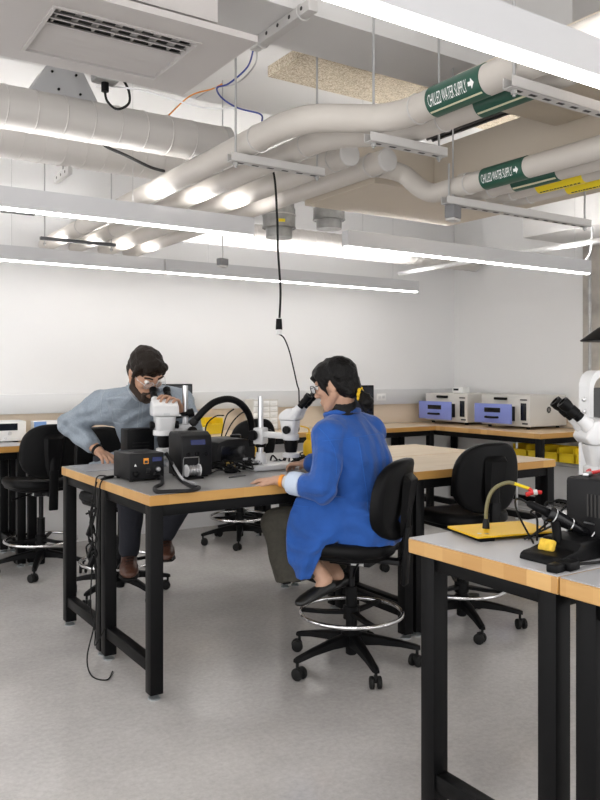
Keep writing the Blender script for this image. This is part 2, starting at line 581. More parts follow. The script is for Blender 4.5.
# ------------------------------------------------------------------ chilled water pipes
PZ = CH + 1.00
QZ = CH + 0.86
def pipe(name, pts, r, label, seams=(), group='insulated pipes under the ceiling'):
    t = thing(name, label, 'pipe', (0, 0, 0), 0, group)
    MB().tube(pts, r, 28, smooth=8).build('jacket', M['pipe'], t, angle=60)
    for (c, ax) in seams:
        MB().torus(c, r + 0.0015, 0.003, ax, 36, 6).build('seam_band', M['strut'], t)
    return t
yaxis = (0, 1, 0)
p1 = pipe('insulated_pipe', [(1.672, 6.1, PZ), (1.672, 4.4, PZ), (1.672, 3.0, PZ), (1.672, 2.80, PZ), (1.676, 2.66, PZ), (1.72, 2.53, PZ), (1.83, 2.45, PZ), (1.935, 2.38, PZ), (1.985, 2.26, PZ), (1.99, 2.10, PZ), (1.99, 1.6, PZ), (1.99, -0.3, PZ)], 0.054,
          'long white insulated pipe carrying the large upper green water label', [((1.672, 2.86, PZ), yaxis), ((1.99, 2.215, PZ), yaxis), ((1.672, 5.2, PZ), yaxis)])
p2 = pipe('insulated_pipe', [(1.90, 6.1, PZ), (1.90, 4.4, PZ), (1.90, 3.0, PZ), (1.902, 2.80, PZ), (1.935, 2.66, PZ), (2.02, 2.57, PZ), (2.10, 2.49, PZ), (2.142, 2.36, PZ), (2.145, 2.2, PZ), (2.145, 1.6, PZ), (2.145, -0.3, PZ)], 0.050,
          'white insulated pipe with the dark unlettered green band, tucked beneath the large upper label', [((1.90, 2.83, PZ), yaxis), ((2.145, 2.24, PZ), yaxis), ((1.90, 5.2, PZ), yaxis)])
p3 = pipe('insulated_pipe', [(2.135, 6.1, PZ), (2.135, 4.0, PZ), (2.135, 2.84, PZ)], 0.054,
          'white insulated pipe ending in the left of two round capped ends', [((2.135, 2.95, PZ), yaxis)])
p4 = pipe('insulated_pipe', [(2.34, 6.1, PZ), (2.34, 4.0, PZ), (2.34, 2.82, PZ)], 0.054,
          'white insulated pipe ending in the right of two round capped ends', [((2.34, 2.93, PZ), yaxis)])
for t, x, y in ((p3, 2.135, 2.84), (p4, 2.34, 2.82)):
    MB().lathe((x, y + 0.002, PZ), (0, -1, 0), [(0.0545, 0), (0.056, 0.006), (0.05, 0.014), (0.03, 0.018), (0.001, 0.019)], 28).build('end_cap', M['strut'], t)
l1 = pipe('insulated_pipe', [(2.396, 2.95, PZ), (2.46, 2.948, PZ), (2.53, 2.92, PZ - 0.02), (2.563, 2.85, QZ + 0.05), (2.57, 2.76, QZ + 0.005), (2.57, 2.64, QZ), (2.57, 2.2, QZ), (2.57, -0.2, QZ)], 0.045,
          'white insulated pipe elbowing round to carry the smaller lettered green label at right', [((2.57, 2.52, QZ), yaxis)])
def riser(x, r, y, label):
    return pipe('insulated_pipe', [(x, y + 0.07, CH + 0.958), (x, y + 0.065, CH + 0.925), (x, y + 0.04, QZ + 0.012), (x, y - 0.03, QZ), (x, y - 0.2, QZ), (x, 1.5, QZ), (x, -0.2, QZ)], r, label, [((x, y - 0.1, QZ), yaxis)])
l2 = riser(2.726, 0.039, 2.63, 'white insulated pipe with the small dark green unlettered band at right')
l3 = riser(2.868, 0.034, 2.63, 'slim insulated pipe wearing the left yellow band at right')
l4 = riser(2.99, 0.034, 2.63, 'slim insulated pipe wearing the right yellow band at right')

def sleeve(x, r, y0, y1, a0, a1, m, name, parent, extra=0.0025, pz=PZ):
    """part of a cylinder wrapped round a pipe between two angles (degrees, 0 = towards -X, positive = up)"""
    mb = MB()
    N = 28
    rings = []
    for y in (y0, y1):
        for k in range(N + 1):
            a = math.radians(a0 + (a1 - a0) * k / N)
            pass
    vs, fs = [], []
    for k in range(N + 1):
        a = math.radians(a0 + (a1 - a0) * k / N)
        for (y, rr) in ((y0, r + extra), (y1, r + extra), (y1, r - 0.004), (y0, r - 0.004)):
            vs.append((x - rr * math.cos(a), y, pz + rr * math.sin(a)))
    for k in range(N):
        for q in range(4):
            q2 = (q + 1) % 4
            fs.append((4 * k + q, 4 * k + q2, 4 * (k + 1) + q2, 4 * (k + 1) + q))
    fs.append((0, 1, 2, 3)); fs.append((4 * N + 3, 4 * N + 2, 4 * N + 1, 4 * N))
    mb._add(vs, fs)
    return mb.build(name, m, parent, angle=50)

def lettering(text, x, r, yc, length, height, ang, name, parent, m, arrow=True, pz=PZ):
    """letters bent round the pipe; reads towards -Y, seen from the -X side"""
    cu = bpy.data.curves.new(name, 'FONT')
    cu.body = text
    cu.size = 1.0
    cu.align_x = 'LEFT'
    tmp = bpy.data.objects.new('tmp', cu)
    COL.objects.link(tmp)
    dg = bpy.context.evaluated_depsgraph_get()
    me = bpy.data.meshes.new_from_object(tmp.evaluated_get(dg))
    bpy.data.objects.remove(tmp); bpy.data.curves.remove(cu)
    bm = bmesh.new(); bm.from_mesh(me); bpy.data.meshes.remove(me)
    x0 = min(v.co.x for v in bm.verts); x1 = max(v.co.x for v in bm.verts)
    y0 = min(v.co.y for v in bm.verts); y1 = max(v.co.y for v in bm.verts)
    w_text = length * (0.84 if arrow else 1.0)
    for v in bm.verts:
        v.co.x = (v.co.x - x0) / (x1 - x0) * w_text
        v.co.y = ((v.co.y - y0) / (y1 - y0) - 0.5) * height
        v.co.z = 0
    if arrow:
        a0 = length * 0.875; L = length * 0.125; h = height
        for quad in (((a0, -h * .16), (a0 + L * .5, -h * .16), (a0 + L * .5, h * .16), (a0, h * .16)), ((a0 + L * .45, -h * .42), (a0 + L, 0), (a0 + L * .45, h * .42))):
            bm.faces.new([bm.verts.new((q[0], q[1], 0)) for q in quad])
    for k in range(1, 8):
        bmesh.ops.bisect_plane(bm, geom=list(bm.verts) + list(bm.edges) + list(bm.faces), plane_co=(0, -height / 2 + height * k / 8, 0), plane_no=(0, 1, 0))
    rr = r + 0.0042
    for v in bm.verts:
        th = math.radians(ang) + v.co.y / rr
        v.co = V((x - rr * math.cos(th), yc + length / 2 - v.co.x, pz + rr * math.sin(th)))
    mb = MB(); mb.bm.free(); mb.bm = bm
    return mb.build(name, m, parent, angle=180)

s1 = sleeve(1.99, 0.054, 1.86, 2.12, -100, 100, M['green'], 'pipe_label', p1)
lettering('CHILLED WATER SUPPLY', 1.99, 0.054, 1.99, 0.225, 0.044, -15, 'lettering', s1, M['label_white'])
sleeve(1.99, 0.054, 1.865, 2.115, -62, -55, M['cream'], 'label_stripe', s1, 0.0038)
s2 = sleeve(2.145, 0.050, 1.795, 2.04, -100, 100, M['green'], 'pipe_label', p2)
sleeve(2.145, 0.050, 1.80, 2.035, -62, -54, M['cream'], 'label_stripe', s2, 0.0038)
s3 = sleeve(2.57, 0.045, 2.185, 2.421, -100, 100, M['green'], 'pipe_label', l1, pz=QZ)
lettering('CHILLED WATER SUPPLY', 2.57, 0.045, 2.303, 0.205, 0.038, -14, 'lettering', s3, M['label_white'], pz=QZ)
s4 = sleeve(2.726, 0.039, 2.15, 2.39, -100, 100, M['green'], 'pipe_label', l2, pz=QZ)
sleeve(2.726, 0.039, 2.155, 2.385, -58, -46, M['cream'], 'label_stripe', s4, 0.0038, pz=QZ)
y1_ = sleeve(2.868, 0.034, 2.13, 2.375, -110, 110, M['yellow_label'], 'pipe_label', l3, pz=QZ)
y2_ = sleeve(2.99, 0.034, 2.07, 2.31, -110, 110, M['yellow_label'], 'pipe_label', l4, pz=QZ)
def print_row(x, r, y0, y1, par):
    random.seed(5)
    mb = MB(); y = y0
    while y < y1:
        w_ = random.uniform(0.006, 0.016)
        for k in range(1):
            a0, a1 = math.radians(-74), math.radians(-64)
            q = [(x - rr * math.cos(a), yy, QZ + rr * math.sin(a)) for rr in (r + 0.002, r + 0.0034) for (a, yy) in ((a0, y), (a1, y), (a1, y + w_), (a0, y + w_))]
            mb._add(q, [(0, 1, 2, 3), (4, 7, 6, 5), (0, 4, 5, 1), (1, 5, 6, 2), (2, 6, 7, 3), (3, 7, 4, 0)])
        y += w_ + random.uniform(0.003, 0.007)
    mb.build('fine_print', M['ink'], par, kind='stuff')
print_row(2.868, 0.034, 2.15, 2.355, y1_)
print_row(2.99, 0.034, 2.09, 2.29, y2_)

# ------------------------------------------------------------------ pipe hangers
def hanger(x0, x1, y, label, m='strut', rods=(0.03, None), top=CH + 1.40, z=CH + 0.942, name='pipe_hanger'):
    L = x1 - x0
    t = thing(name, label, 'pipe hanger', ((x0 + x1) / 2, y, z), 0, 'strut hangers under the pipes')
    mb = MB()
    if m != 'strut':
        mb.box((0, 0, -0.011), (L, 0.03, 0.022), None, 0.002)
    else:
      mb.box((0, 0, -0.0375), (L, 0.04, 0.003))
      for s in (-1, 1):
        mb.box((0, s * 0.0185, -0.02), (L, 0.003, 0.036))
    mb.build('channel', M[m], t)
    if m == 'strut':
        sl = MB()
        n = int(L / 0.07)
        for k in range(n):
            sl.box((-L / 2 + 0.05 + k * (L - 0.1) / max(1, n - 1), 0, -0.0392), (0.032, 0.013, 0.0012))
        sl.build('slot', M['slot'], t, kind='stuff')
    for xx in (x0 + 0.03, x1 - 0.03):
        r = MB().cyl((xx - (x0 + x1) / 2, 0, -0.06), (xx - (x0 + x1) / 2, 0, top - z), 0.005, n=8).build('threaded_rod', M['rod'], t)
        MB().cyl((xx - (x0 + x1) / 2, 0, -0.052), (xx - (x0 + x1) / 2, 0, -0.040), 0.011, n=6).build('nut', M['galv'], r)
    return t
hanger(1.57, 2.05, 2.93, 'slotted white strut hanger left of the two capped pipe ends', top=CZ)
hanger(1.885, 2.29, 2.39, 'slotted white strut hanger just left of the large upper green label', top=CH + 1.9)
hanger(1.90, 2.55, 1.70, 'slotted white strut hanger with bolts close under the brightest light', top=CZ)
hanger(2.49, 3.52, 2.60, 'long slotted strut hanger below the smaller green and yellow labels', top=CH + 0.96, z=CH + 0.812)
hanger(1.45, 1.98, 5.42, 'dark trapeze pipe hanger seen between the two left linear lights', m='dark_steel', top=CZ)

def isolator(loc, s, label, cord):
    t = thing('hanger_weight', label, 'hanger fitting', loc, 0.3)
    MB().box((0, 0, 0), s, None, 0.006).build('block', M['block'], t)
    MB().box((0, 0, -s[2] / 2 - 0.006), (s[0] * 0.9, s[1] * 0.9, 0.012), None, 0.003).build('base_plate', M['strut'], t)
    MB().cyl((0, 0, s[2] / 2), (0, 0, cord), 0.004, n=8).build('drop_rod', M['rod'], t)
q = atd(453, 212, 3.57)
isolator(q, (0.073, 0.05, 0.06), 'grey block hanging on a rod below the long strut hanger', CH + 1.9 - q.z)
q = atd(222.5, 262, 5.05)
isolator(q, (0.07, 0.045, 0.045), 'small dark grey block hanging between the left linear lights', CZ - q.z)

# ------------------------------------------------------------------ round ducts and collars
def round_duct(x0, x1, y, z, r, label, pitch=0.13):
    t = thing('round_duct', label, 'duct', ((x0 + x1) / 2, y, z), 0, 'round ceiling ducts')
    h = (x1 - x0) / 2
    MB().cyl((-h, 0, 0), (h, 0, 0), r, n=40).build('tube', M['duct'], t)
    n = int((x1 - x0) / pitch)
    for k in range(n):
        MB().torus((-h + 0.03 + k * pitch, 0, 0), r, 0.0035, (1, 0.10, 0), 40, 5).build('seam', M['duct'], t)
    for s in (-1, 1):
        MB().lathe((s * h, 0, 0), (s, 0, 0), [(r + 0.004, -0.03), (r + 0.004, 0.006), (r - 0.02, 0.012), (0.001, 0.014)], 40).build('end_cap', M['strut'], t)
round_duct(-1.3, 1.93, 3.65, CH + 1.20, 0.096, 'white spiral duct passing just below the ceiling diffuser at upper left')
round_duct(-1.3, 3.9, 5.0, CH + 1.485, 0.150, 'bright white wide duct behind the upper left spiral duct')
round_duct(1.9, 5.95, 5.76, CH + 1.175, 0.105, 'white ribbed spiral duct along the top of the back wall', 0.085)

def collar(u, v, y, label, yl):
    c = atY(u, v, y)
    t = thing('duct_outlet', label, 'duct outlet', c, 0, 'galvanised duct outlets')
    MB().lathe((0, 0, 0), (0, 0, 1), [(0.085, -0.10), (0.095, -0.10), (0.095, -0.035), (0.118, -0.025), (0.118, 0.10), (0.11, 0.12), (0.11, 0.20), (0.001, 0.20)], 32).build('neck', M['galv'], t)
    MB().torus((0, 0, -0.03), 0.117, 0.006, (0, 0, 1), 36, 6).build('flange', M['galv'], t)
    MB().torus((0, 0, 0.06), 0.119, 0.005, (0, 0, 1), 36, 6).build('band', M['strut'], t)
    if yl:
        a = math.radians(248)
        MB().box((0.119 * math.cos(a), 0.119 * math.sin(a), 0.005), (0.045, 0.006, 0.022), Euler((0, 0, a + PI / 2))).build('sticker', M['yellow_label'], t, label='yellow sticker')
collar(279, 224, 4.8, 'galvanised duct outlet with a yellow sticker, left of the pair', True)
collar(329, 216, 4.8, 'plain galvanised duct outlet right of the one with a yellow sticker', False)

# duct transition and junction box behind the diffuser
q = atY(62, 96, 3.66)
t = thing('duct_saddle', 'grey folded duct saddle showing between the diffuser and the spiral duct', 'duct fitting', q)
MB().prism([(-0.165, -0.025), (0.16, -0.025), (0.085, 0.11), (-0.085, 0.11)], 'y', -0.05, 0.12).build('shell', mat('saddle_grey', (0.42, 0.42, 0.425), 0.5), t)
for (a, b) in ((-0.06, 0.085), (0.05, 0.09), (-0.03, 0.01), (0.07, 0.005)):
    MB().cyl((a, -0.056, b), (a, -0.05, b), 0.006, n=10).build('rivet', M['black'], t)
q = atY(105, 84, 3.45)
t = thing('junction_box', 'grey electrical junction box with a black plug above the spiral duct', 'junction box', q)
MB().box((0, 0, 0.03), (0.11, 0.08, 0.05), None, 0.01).build('box', M['galv'], t)
MB().cyl((0.03, 0.0, 0.05), (0.03, 0.0, CZ - q.z), 0.008, n=10).build('conduit_drop', M['strut'], t)
MB().cyl((0, 0, -0.035), (0, 0, 0.005), 0.017, n=16).build('plug', M['black'], t)
MB().tube([(0, 0, -0.03), (0.01, 0, -0.075), (0.06, 0.01, -0.10), (0.12, 0.02, -0.06), (0.12, 0.02, 0.0), (0.09, 0.03, 0.06)], 0.006, 8, smooth=6).build('lead', M['rubber'], t)

# ------------------------------------------------------------------ ceiling diffuser
DZ = CH + 1.12
t = thing('ceiling_diffuser', 'large white ceiling diffuser panel with a louvred grille at upper left', 'air diffuser', (0.915, 2.575, DZ))
gx0, gx1, gy0, gy1 = 0.69 - 0.915, 1.165 - 0.915, 2.40 - 2.575, 2.77 - 2.575
X0, X1, Y0, Y1 = -0.41, 0.415, -0.295, 0.295
mb = MB()
mb.span((X0, Y0, 0), (gx0, Y1, 0.022)).span((gx1, Y0, 0), (X1, Y1, 0.022)).span((gx0, Y0, 0), (gx1, gy0, 0.022)).span((gx0, gy1, 0), (gx1, Y1, 0.022))
mb.build('panel', M['panel'], t)
mb = MB()
e = 0.012
mb.span((gx0 - e, gy0 - e, -0.005), (gx1 + e, gy0, 0.001)).span((gx0 - e, gy1, -0.005), (gx1 + e, gy1 + e, 0.001)).span((gx0 - e, gy0, -0.005), (gx0, gy1, 0.001)).span((gx1, gy0, -0.005), (gx1 + e, gy1, 0.001))
mb.build('grille_frame', M['panel'], t)
MB().span((gx0 - 0.02, gy0 - 0.02, 0.055), (gx1 + 0.02, gy1 + 0.02, 0.062)).span((gx0 - 0.02, gy0 - 0.02, 0.022), (gx0, gy1 + 0.02, 0.056)).span((gx1, gy0 - 0.02, 0.022), (gx1 + 0.02, gy1 + 0.02, 0.056)).span((gx0, gy0 - 0.02, 0.022), (gx1, gy0, 0.056)).span((gx0, gy1, 0.022), (gx1, gy1 + 0.02, 0.056)).build('plenum', M['slot'], t)
MB().span((gx0 - 0.05, gy0 - 0.05, 0.064), (gx1 + 0.05, gy1 + 0.05, 0.20)).build('duct_box', M['panel'], t)
n = 9
for k in range(n):
    y = gy0 + (gy1 - gy0) * (k + 0.5) / n
    tilt = 0.7 if k < 4 else 0.5
    MB().box(((gx0 + gx1) / 2, y, 0.012), (gx1 - gx0, 0.017 if k < 4 else 0.036, 0.0035), Euler((tilt if k < 4 else -0.42, 0, 0))).build('louvre', M['panel'], t)
for k in range(7):
    x = gx0 + (gx1 - gx0) * (k + 0.5) / 7
    MB().box((x, (gy0 + 0.0) * 0.5 + 0.0, 0.04), (0.006, (0 - gy0), 0.024), Euler((0, 0, 0.0))).build('deflector', M['panel'], t)

# slotted strut under the beam with its rod, and loose cables
t = thing('cable_strut', 'slotted white cable strut under the beam beside the diffuser corner', 'strut', (1.645, 2.63, CH + 1.40))
MB().box((0, 0, -0.022), (0.042, 0.44, 0.042), None, 0.003).build('channel', M['strut'], t)
for k in range(5):
    MB().cyl((-0.0225, -0.17 + k * 0.085, -0.02), (-0.021, -0.17 + k * 0.085, -0.02), 0.008, n=10).build('hole', M['slot'], t)
for s in (-1, 1):
    MB().torus((0, s * 0.15, -0.022), 0.03, 0.003, (0, 1, 0), 20, 6).build('cable_tie', M['strut'], t)
def cable(pts, r, m, label, name='cable', grp=None, smooth=7):
    return MB().tube(pts, r, 8, smooth=smooth).build(name, M[m], None, label, 'cable', grp)
cable([(1.645, 2.85, CH + 1.385), atd(250, 62, 3.45), atd(243, 72, 3.5), atd(228, 84, 3.5), atd(217, 88, 3.5), atd(222, 98, 3.6), atd(238, 108, 3.6), atd(260, 114, 3.55), atd(262, 121, 3.5)], 0.004, 'blue_cable', 'blue cable sagging in a loop from the cable strut')
cable([(1.655, 2.85, CH + 1.38), atd(256, 62, 3.55), atd(246, 76, 3.55), atd(232, 85, 3.6), atd(214, 88, 3.8), atd(196, 98, 4.0)], 0.0035, 'rod', 'dark grey cable drooping beside the blue ceiling cable')
cable([atd(222, 84, 3.75), atd(212, 89, 3.8), atd(190, 96, 3.85), atd(168, 116, 3.9)], 0.0035, 'orange_cable', 'thin orange cable slanting down right of the diffuser')
cable([atd(96, 86, 3.6), atd(140, 90, 3.62), atd(200, 107, 3.65), atd(236, 108, 3.65)], 0.004, 'white_metal', 'white cable swooping across below the diffuser corner')
cable([atd(101, 142, 3.80), atd(108, 147.5, 3.82), atd(125, 155, 3.92), atd(150, 167, 4.1), atd(164, 171, 4.3)], 0.008, 'rubber', 'black cable slung under the two upper left ducts')
MB().tube([(5.05, 5.9, CH + 1.0), (5.05, 3.6, CH + 1.0)], 0.02, 14).build('sprinkler_pipe', M['white_metal'], None, 'thin white sprinkler pipe above the room corner, behind the right linear light', 'pipe')
t = thing('air_grille', 'small grey slot grille on the ceiling at the far left edge', 'air grille', atd(8, 210, 5.6))
MB().box((0, 0, 0), (0.42, 0.09, 0.03), None, 0.004).build('frame', M['raceway'], t)
for k in range(2):
    MB().box((0, -0.018 + 0.036 * k, -0.0155), (0.38, 0.018, 0.004)).build('slot', M['slot'], t)
t = thing('duct_bracket', 'small slotted white bracket below the wide bright duct', 'bracket', atd(63, 175, 5.0))
MB().box((0, 0, 0), (0.03, 0.30, 0.05), None, 0.004).build('channel', M['strut'], t)
MB().cyl((0, 0, 0.02), (0, 0, 0.62), 0.005, n=8).build('drop_rod', M['rod'], t)
for k in range(3):
    MB().cyl((-0.0165, -0.09 + 0.09 * k, 0), (-0.015, -0.09 + 0.09 * k, 0), 0.009, n=10).build('hole', M['slot'], t)
# dark slatted return grille above the right pipes
t = thing('return_grille', 'black slatted return grille above the smaller green label', 'air grille', (2.755, 2.38, CH + 1.21))
MB().box((0, 0, 0.05), (0.20, 1.35, 0.05)).build('frame', M['slot'], t)
for k in range(5):
    MB().box((-0.08 + 0.04 * k, 0, 0.018), (0.010, 1.33, 0.012), Euler((0, 0.5, 0))).build('slat', M['dark_steel'], t)
# conduit up the column
MB().cyl((5.80, 4.27, 0.9), (5.80, 4.27, CZ), 0.014, n=12).build('conduit', M['galv'], None, 'thin steel conduit running up in front of the concrete column', 'conduit')
# ================================================================== WORKBENCHES
TZ = 0.836
def workbench(x0, x1, y0, y1, label, top, group, along='X', inset=0.006, mid=False):
    cx, cy = (x0 + x1) / 2, (y0 + y1) / 2
    t = thing('workbench', label, 'workbench', (cx, cy, 0), 0, group)
    a, b = (x1 - x0) / 2, (y1 - y0) / 2
    th = 0.044
    mb = MB().box((0, 0, TZ - th / 2 - 0.002), (2 * a, 2 * b, th - 0.002), None, 0.0025, 1)
    tm, em, en = ('maple_x', 'edge_x', 'edge_y') if along == 'X' else ('maple_y', 'edge_x', 'edge_y')
    o = mb.build('worktop', [M[tm], M[em], M[en]], t)
    for p in o.data.polygons:
        n = p.normal
        p.material_index = 1 if abs(n.y) > 0.6 else (2 if abs(n.x) > 0.6 else 0)
    if top:
        MB().box((0, 0, TZ - 0.0015), (2 * a - 0.004, 2 * b - 0.004, 0.003), None, 0.001, 1).build('surface_sheet', M[top], t, label={'esd_mat': 'grey sheet surface', 'laminate': 'pale laminate surface'}[top])
    lw = 0.057
    zt = TZ - th - 0.001
    lx, ly = a - inset - lw / 2, b - inset - lw / 2
    for sx in (-1, 1):
        for sy in (-1, 1):
            lg = MB().span((sx * lx - lw / 2, sy * ly - lw / 2, 0.022), (sx * lx + lw / 2, sy * ly + lw / 2, zt), 0.004).build('leg', M['black_frame'], t)
            MB().lathe((sx * lx, sy * ly, 0.0), (0, 0, 1), [(0.026, 0), (0.027, 0.006), (0.014, 0.012), (0.009, 0.014), (0.009, 0.024)], 20).build('levelling_foot', M['foot_blue'], lg)
        # end rails: top and low stretcher
        MB().span((sx * lx - 0.02, -ly + lw / 2, zt - 0.045), (sx * lx + 0.02, ly - lw / 2, zt), 0.002).build('end_rail', M['black_frame'], t)
        MB().span((sx * lx - 0.022, -ly + lw / 2, 0.105), (sx * lx + 0.022, ly - lw / 2, 0.155), 0.002).build('stretcher', M['black_frame'], t)
    for sy in (-1, 1):
        MB().span((-lx + lw / 2, sy * ly - 0.02, zt - 0.048), (lx - lw / 2, sy * ly + 0.02, zt), 0.002).build('long_rail', M['black_frame'], t)
    return t
g = 'island workbenches'
workbench(1.225, 2.640, 2.962, 3.568, 'grey-topped workbench with the woman seated at its front edge', 'esd_mat', g)
workbench(1.225, 2.640, 3.572, 4.165, 'grey-topped workbench the man leans over, behind the front one', 'esd_mat', g)
workbench(2.645, 3.715, 2.962, 3.568, 'bare maple workbench with an empty chair in front of it', None, g)
workbench(2.645, 3.715, 3.572, 4.165, 'bare maple workbench, rear of the two at the island\'s right end', None, g)
workbench(1.552, 3.10, 1.232, 1.773, 'pale laminate workbench in the right foreground carrying the yellow plate', 'laminate', g, inset=0.026)
workbench(1.552, 3.10, 0.640, 1.228, 'nearest workbench, cut by the bottom right corner of the photo', 'laminate', g, inset=0.026)
g = 'perimeter workbenches'
workbench(-0.55, 1.395, 5.54, 6.125, 'white-topped bench on the back wall at far left, behind the empty chair', 'laminate', g)
workbench(1.40, 3.295, 5.54, 6.125, 'maple bench on the back wall behind the two people', None, g)
workbench(3.30, 5.19, 5.54, 6.125, 'maple bench on the back wall reaching the room corner', None, g)
workbench(5.20, 6.015, 4.30, 6.125, 'maple bench on the right wall carrying the two ovens', None, g, 'Y')

# ================================================================== DRAFTING CHAIRS
def superpoly(hw, hh, taper, n=44, e=2.9):
    pts = []
    for i in range(n):
        a = 2 * PI * i / n
        c, s = math.cos(a), math.sin(a)
        x = math.copysign(abs(c) ** (2 / e), c)
        z = math.copysign(abs(s) ** (2 / e), s)
        w = hw * (1 + taper * z)
        pts.append((x * w, z * hh))
    return pts

def make_chair(label, seat_z, loc, rz, turn=0.3, foot=0.205, swivel=0.0):
    t = thing('drafting_chair', label, 'chair', loc, rz, 'black drafting chairs')
    R = M
    # five-star base
    MB().lathe((0, 0, 0), (0, 0, 1), [(0.020, 0.05), (0.026, 0.055), (0.028, 0.10), (0.045, 0.105), (0.048, 0.15), (0.036, 0.16), (0.030, 0.17)], 24).build('base_hub', R['black'], t)
    for k in range(5):
        a = turn + 2 * PI * k / 5
        d = V((math.cos(a), math.sin(a), 0)); n = V((-math.sin(a), math.cos(a), 0))
        rings = []
        for (r, w, z0, z1) in ((0.03, 0.026, 0.098, 0.15), (0.12, 0.021, 0.098, 0.136), (0.22, 0.017, 0.088, 0.115), (0.295, 0.015, 0.074, 0.096), (0.312, 0.010, 0.074, 0.090)):
            c = d * r
            rings.append([c + n * w + V((0, 0, z0)), c + n * w + V((0, 0, z1 - 0.006)), c + n * w * 0.6 + V((0, 0, z1)), c - n * w * 0.6 + V((0, 0, z1)), c - n * w + V((0, 0, z1 - 0.006)), c - n * w + V((0, 0, z0))])
        lg = MB().loft(rings).build('leg', R['black'], t)
        ca = a + 0.7 + k * 1.1
        cd = V((math.cos(ca), math.sin(ca), 0)); cn = V((-math.sin(ca), math.cos(ca), 0))
        c = d * 0.298
        ax = c + cd * 0.012
        mb = MB()
        for s in (-1, 1):
            p = ax + cn * (s * 0.0165)
            mb.lathe(V((p.x, p.y, 0.0275)) - cn * 0.010, cn, [(0.020, 0), (0.0262, 0.003), (0.0272, 0.007), (0.0272, 0.013), (0.0262, 0.017), (0.020, 0.020)], 20)
        mb.box((ax.x, ax.y, 0.042), (0.03, 0.013, 0.028), Euler((0, 0, ca)), 0.004)
        mb.cyl((c.x, c.y, 0.045), (c.x, c.y, 0.078), 0.007, n=10)
        mb.build('caster', R['rubber'], lg)
    # column
    MB().cyl((0, 0, 0.15), (0, 0, 0.36), 0.026, n=20).build('column_sleeve', R['black'], t)
    MB().cyl((0, 0, 0.35), (0, 0, seat_z - 0.10), 0.0155, n=16).build('gas_lift', R['charcoal'], t)
    # foot ring
    fr = MB().torus((0, 0, foot), 0.232, 0.0095, n=56, m=10).build('foot_ring', R['chrome'], t)
    mb = MB().lathe((0, 0, foot), (0, 0, 1), [(0.030, -0.03), (0.038, -0.028), (0.038, 0.028), (0.030, 0.03)], 20)
    for k in range(3):
        a = turn + 0.5 + 2 * PI * k / 3
        d = V((math.cos(a), math.sin(a), 0)); n = V((-math.sin(a), math.cos(a), 0)) * 0.012
        rings = []
        for r, w, zz in ((0.03, 1.4, 0), (0.13, 1.0, -0.004), (0.228, 0.8, 0)):
            c = d * r + V((0, 0, foot + zz))
            rings.append([c + n * w - V((0, 0, .008)), c + n * w + V((0, 0, .008)), c - n * w + V((0, 0, .008)), c - n * w - V((0, 0, .008))])
        mb.loft(rings)
    mb.build('ring_spider', R['black'], fr)
    # the swivelling upper half
    S = Matrix.Rotation(swivel, 4, 'Z')
    def sw(mb):
        for v in mb.bm.verts: v.co = S @ v.co
        return mb
    mb = MB().box((0, -0.02, seat_z - 0.098), (0.15, 0.20, 0.035), None, 0.008)
    mb.box((0, -0.16, seat_z - 0.092), (0.062, 0.16, 0.022), None, 0.004)
    mc = sw(mb).build('mechanism', R['charcoal'], t)
    sw(MB().tube([(0.05, 0.0, seat_z - 0.095), (0.15, 0.01, seat_z - 0.10), (0.23, 0.02, seat_z - 0.112)], 0.006, 8)).build('lever', R['black'], mc)
    sw(MB().tube([(-0.05, -0.06, seat_z - 0.095), (-0.15, -0.08, seat_z - 0.11), (-0.22, -0.10, seat_z - 0.125)], 0.006, 8)).build('lever', R['black'], mc)
    sw(MB().box((-0.0765, -0.06, seat_z - 0.098), (0.002, 0.06, 0.026))).build('tag', R['paper'], mc)
    # seat pan and cushion
    def seat_ring(k, z, dy=0):
        out = []
        for (x, y) in superpoly(0.228 * k, 0.215 * k, 0.03, 48, 3.2):
            out.append((x, y + 0.02 + dy, z - 0.022 * max(0, (y - 0.08) / 0.13) ** 2 + 0.010 * (x / 0.22) ** 2))
        return out
    sw(MB().loft([seat_ring(0.80, seat_z - 0.085), seat_ring(0.93, seat_z - 0.078), seat_ring(0.96, seat_z - 0.058)])).build('seat_pan', R['black'], t, angle=50)
    sw(MB().loft([seat_ring(0.955, seat_z - 0.062), seat_ring(1.0, seat_z - 0.050), seat_ring(1.005, seat_z - 0.030), seat_ring(0.97, seat_z - 0.010), seat_ring(0.88, seat_z - 0.002), seat_ring(0.6, seat_z - 0.008), seat_ring(0.2, seat_z - 0.013)])).build('seat', R['black_soft'], t, angle=70)
    # back bar and rest
    bz = seat_z + 0.19
    bar = MB().tube([(0, -0.10, seat_z - 0.085), (0, -0.205, seat_z - 0.088), (0, -0.252, seat_z - 0.05), (0, -0.268, seat_z + 0.05), (0, -0.272, seat_z + 0.20)], 0.010, 8, smooth=5)
    for v in bar.bm.verts: v.co.x *= 2.6
    bb = sw(bar).build('back_bar', R['black'], t)
    sw(MB().box((0, -0.262, seat_z - 0.06), (0.058, 0.022, 0.26), Euler((0.06, 0, 0)), 0.006)).build('bar_sleeve', R['black'], bb)
    def back_ring(k, y, kz=None):
        kz = kz or k
        out = []
        for (x, z) in superpoly(0.198, 0.178, -0.0, 48, 2.9):
            w_ = 1.0 - 0.10 * (z / 0.178) ** 2 + (0.02 if z < 0 else -0.03) * abs(z / 0.178)
            out.append((x * k * w_, y - 0.232 + 0.055 * (x * k / 0.2) ** 2 - 0.10 * (z * kz), bz + z * kz))
        return out
    sw(MB().loft([back_ring(0.90, -0.036), back_ring(0.97, -0.032), back_ring(1.0, -0.022), back_ring(1.0, -0.012)])).build('back_shell', R['black'], t, angle=60)
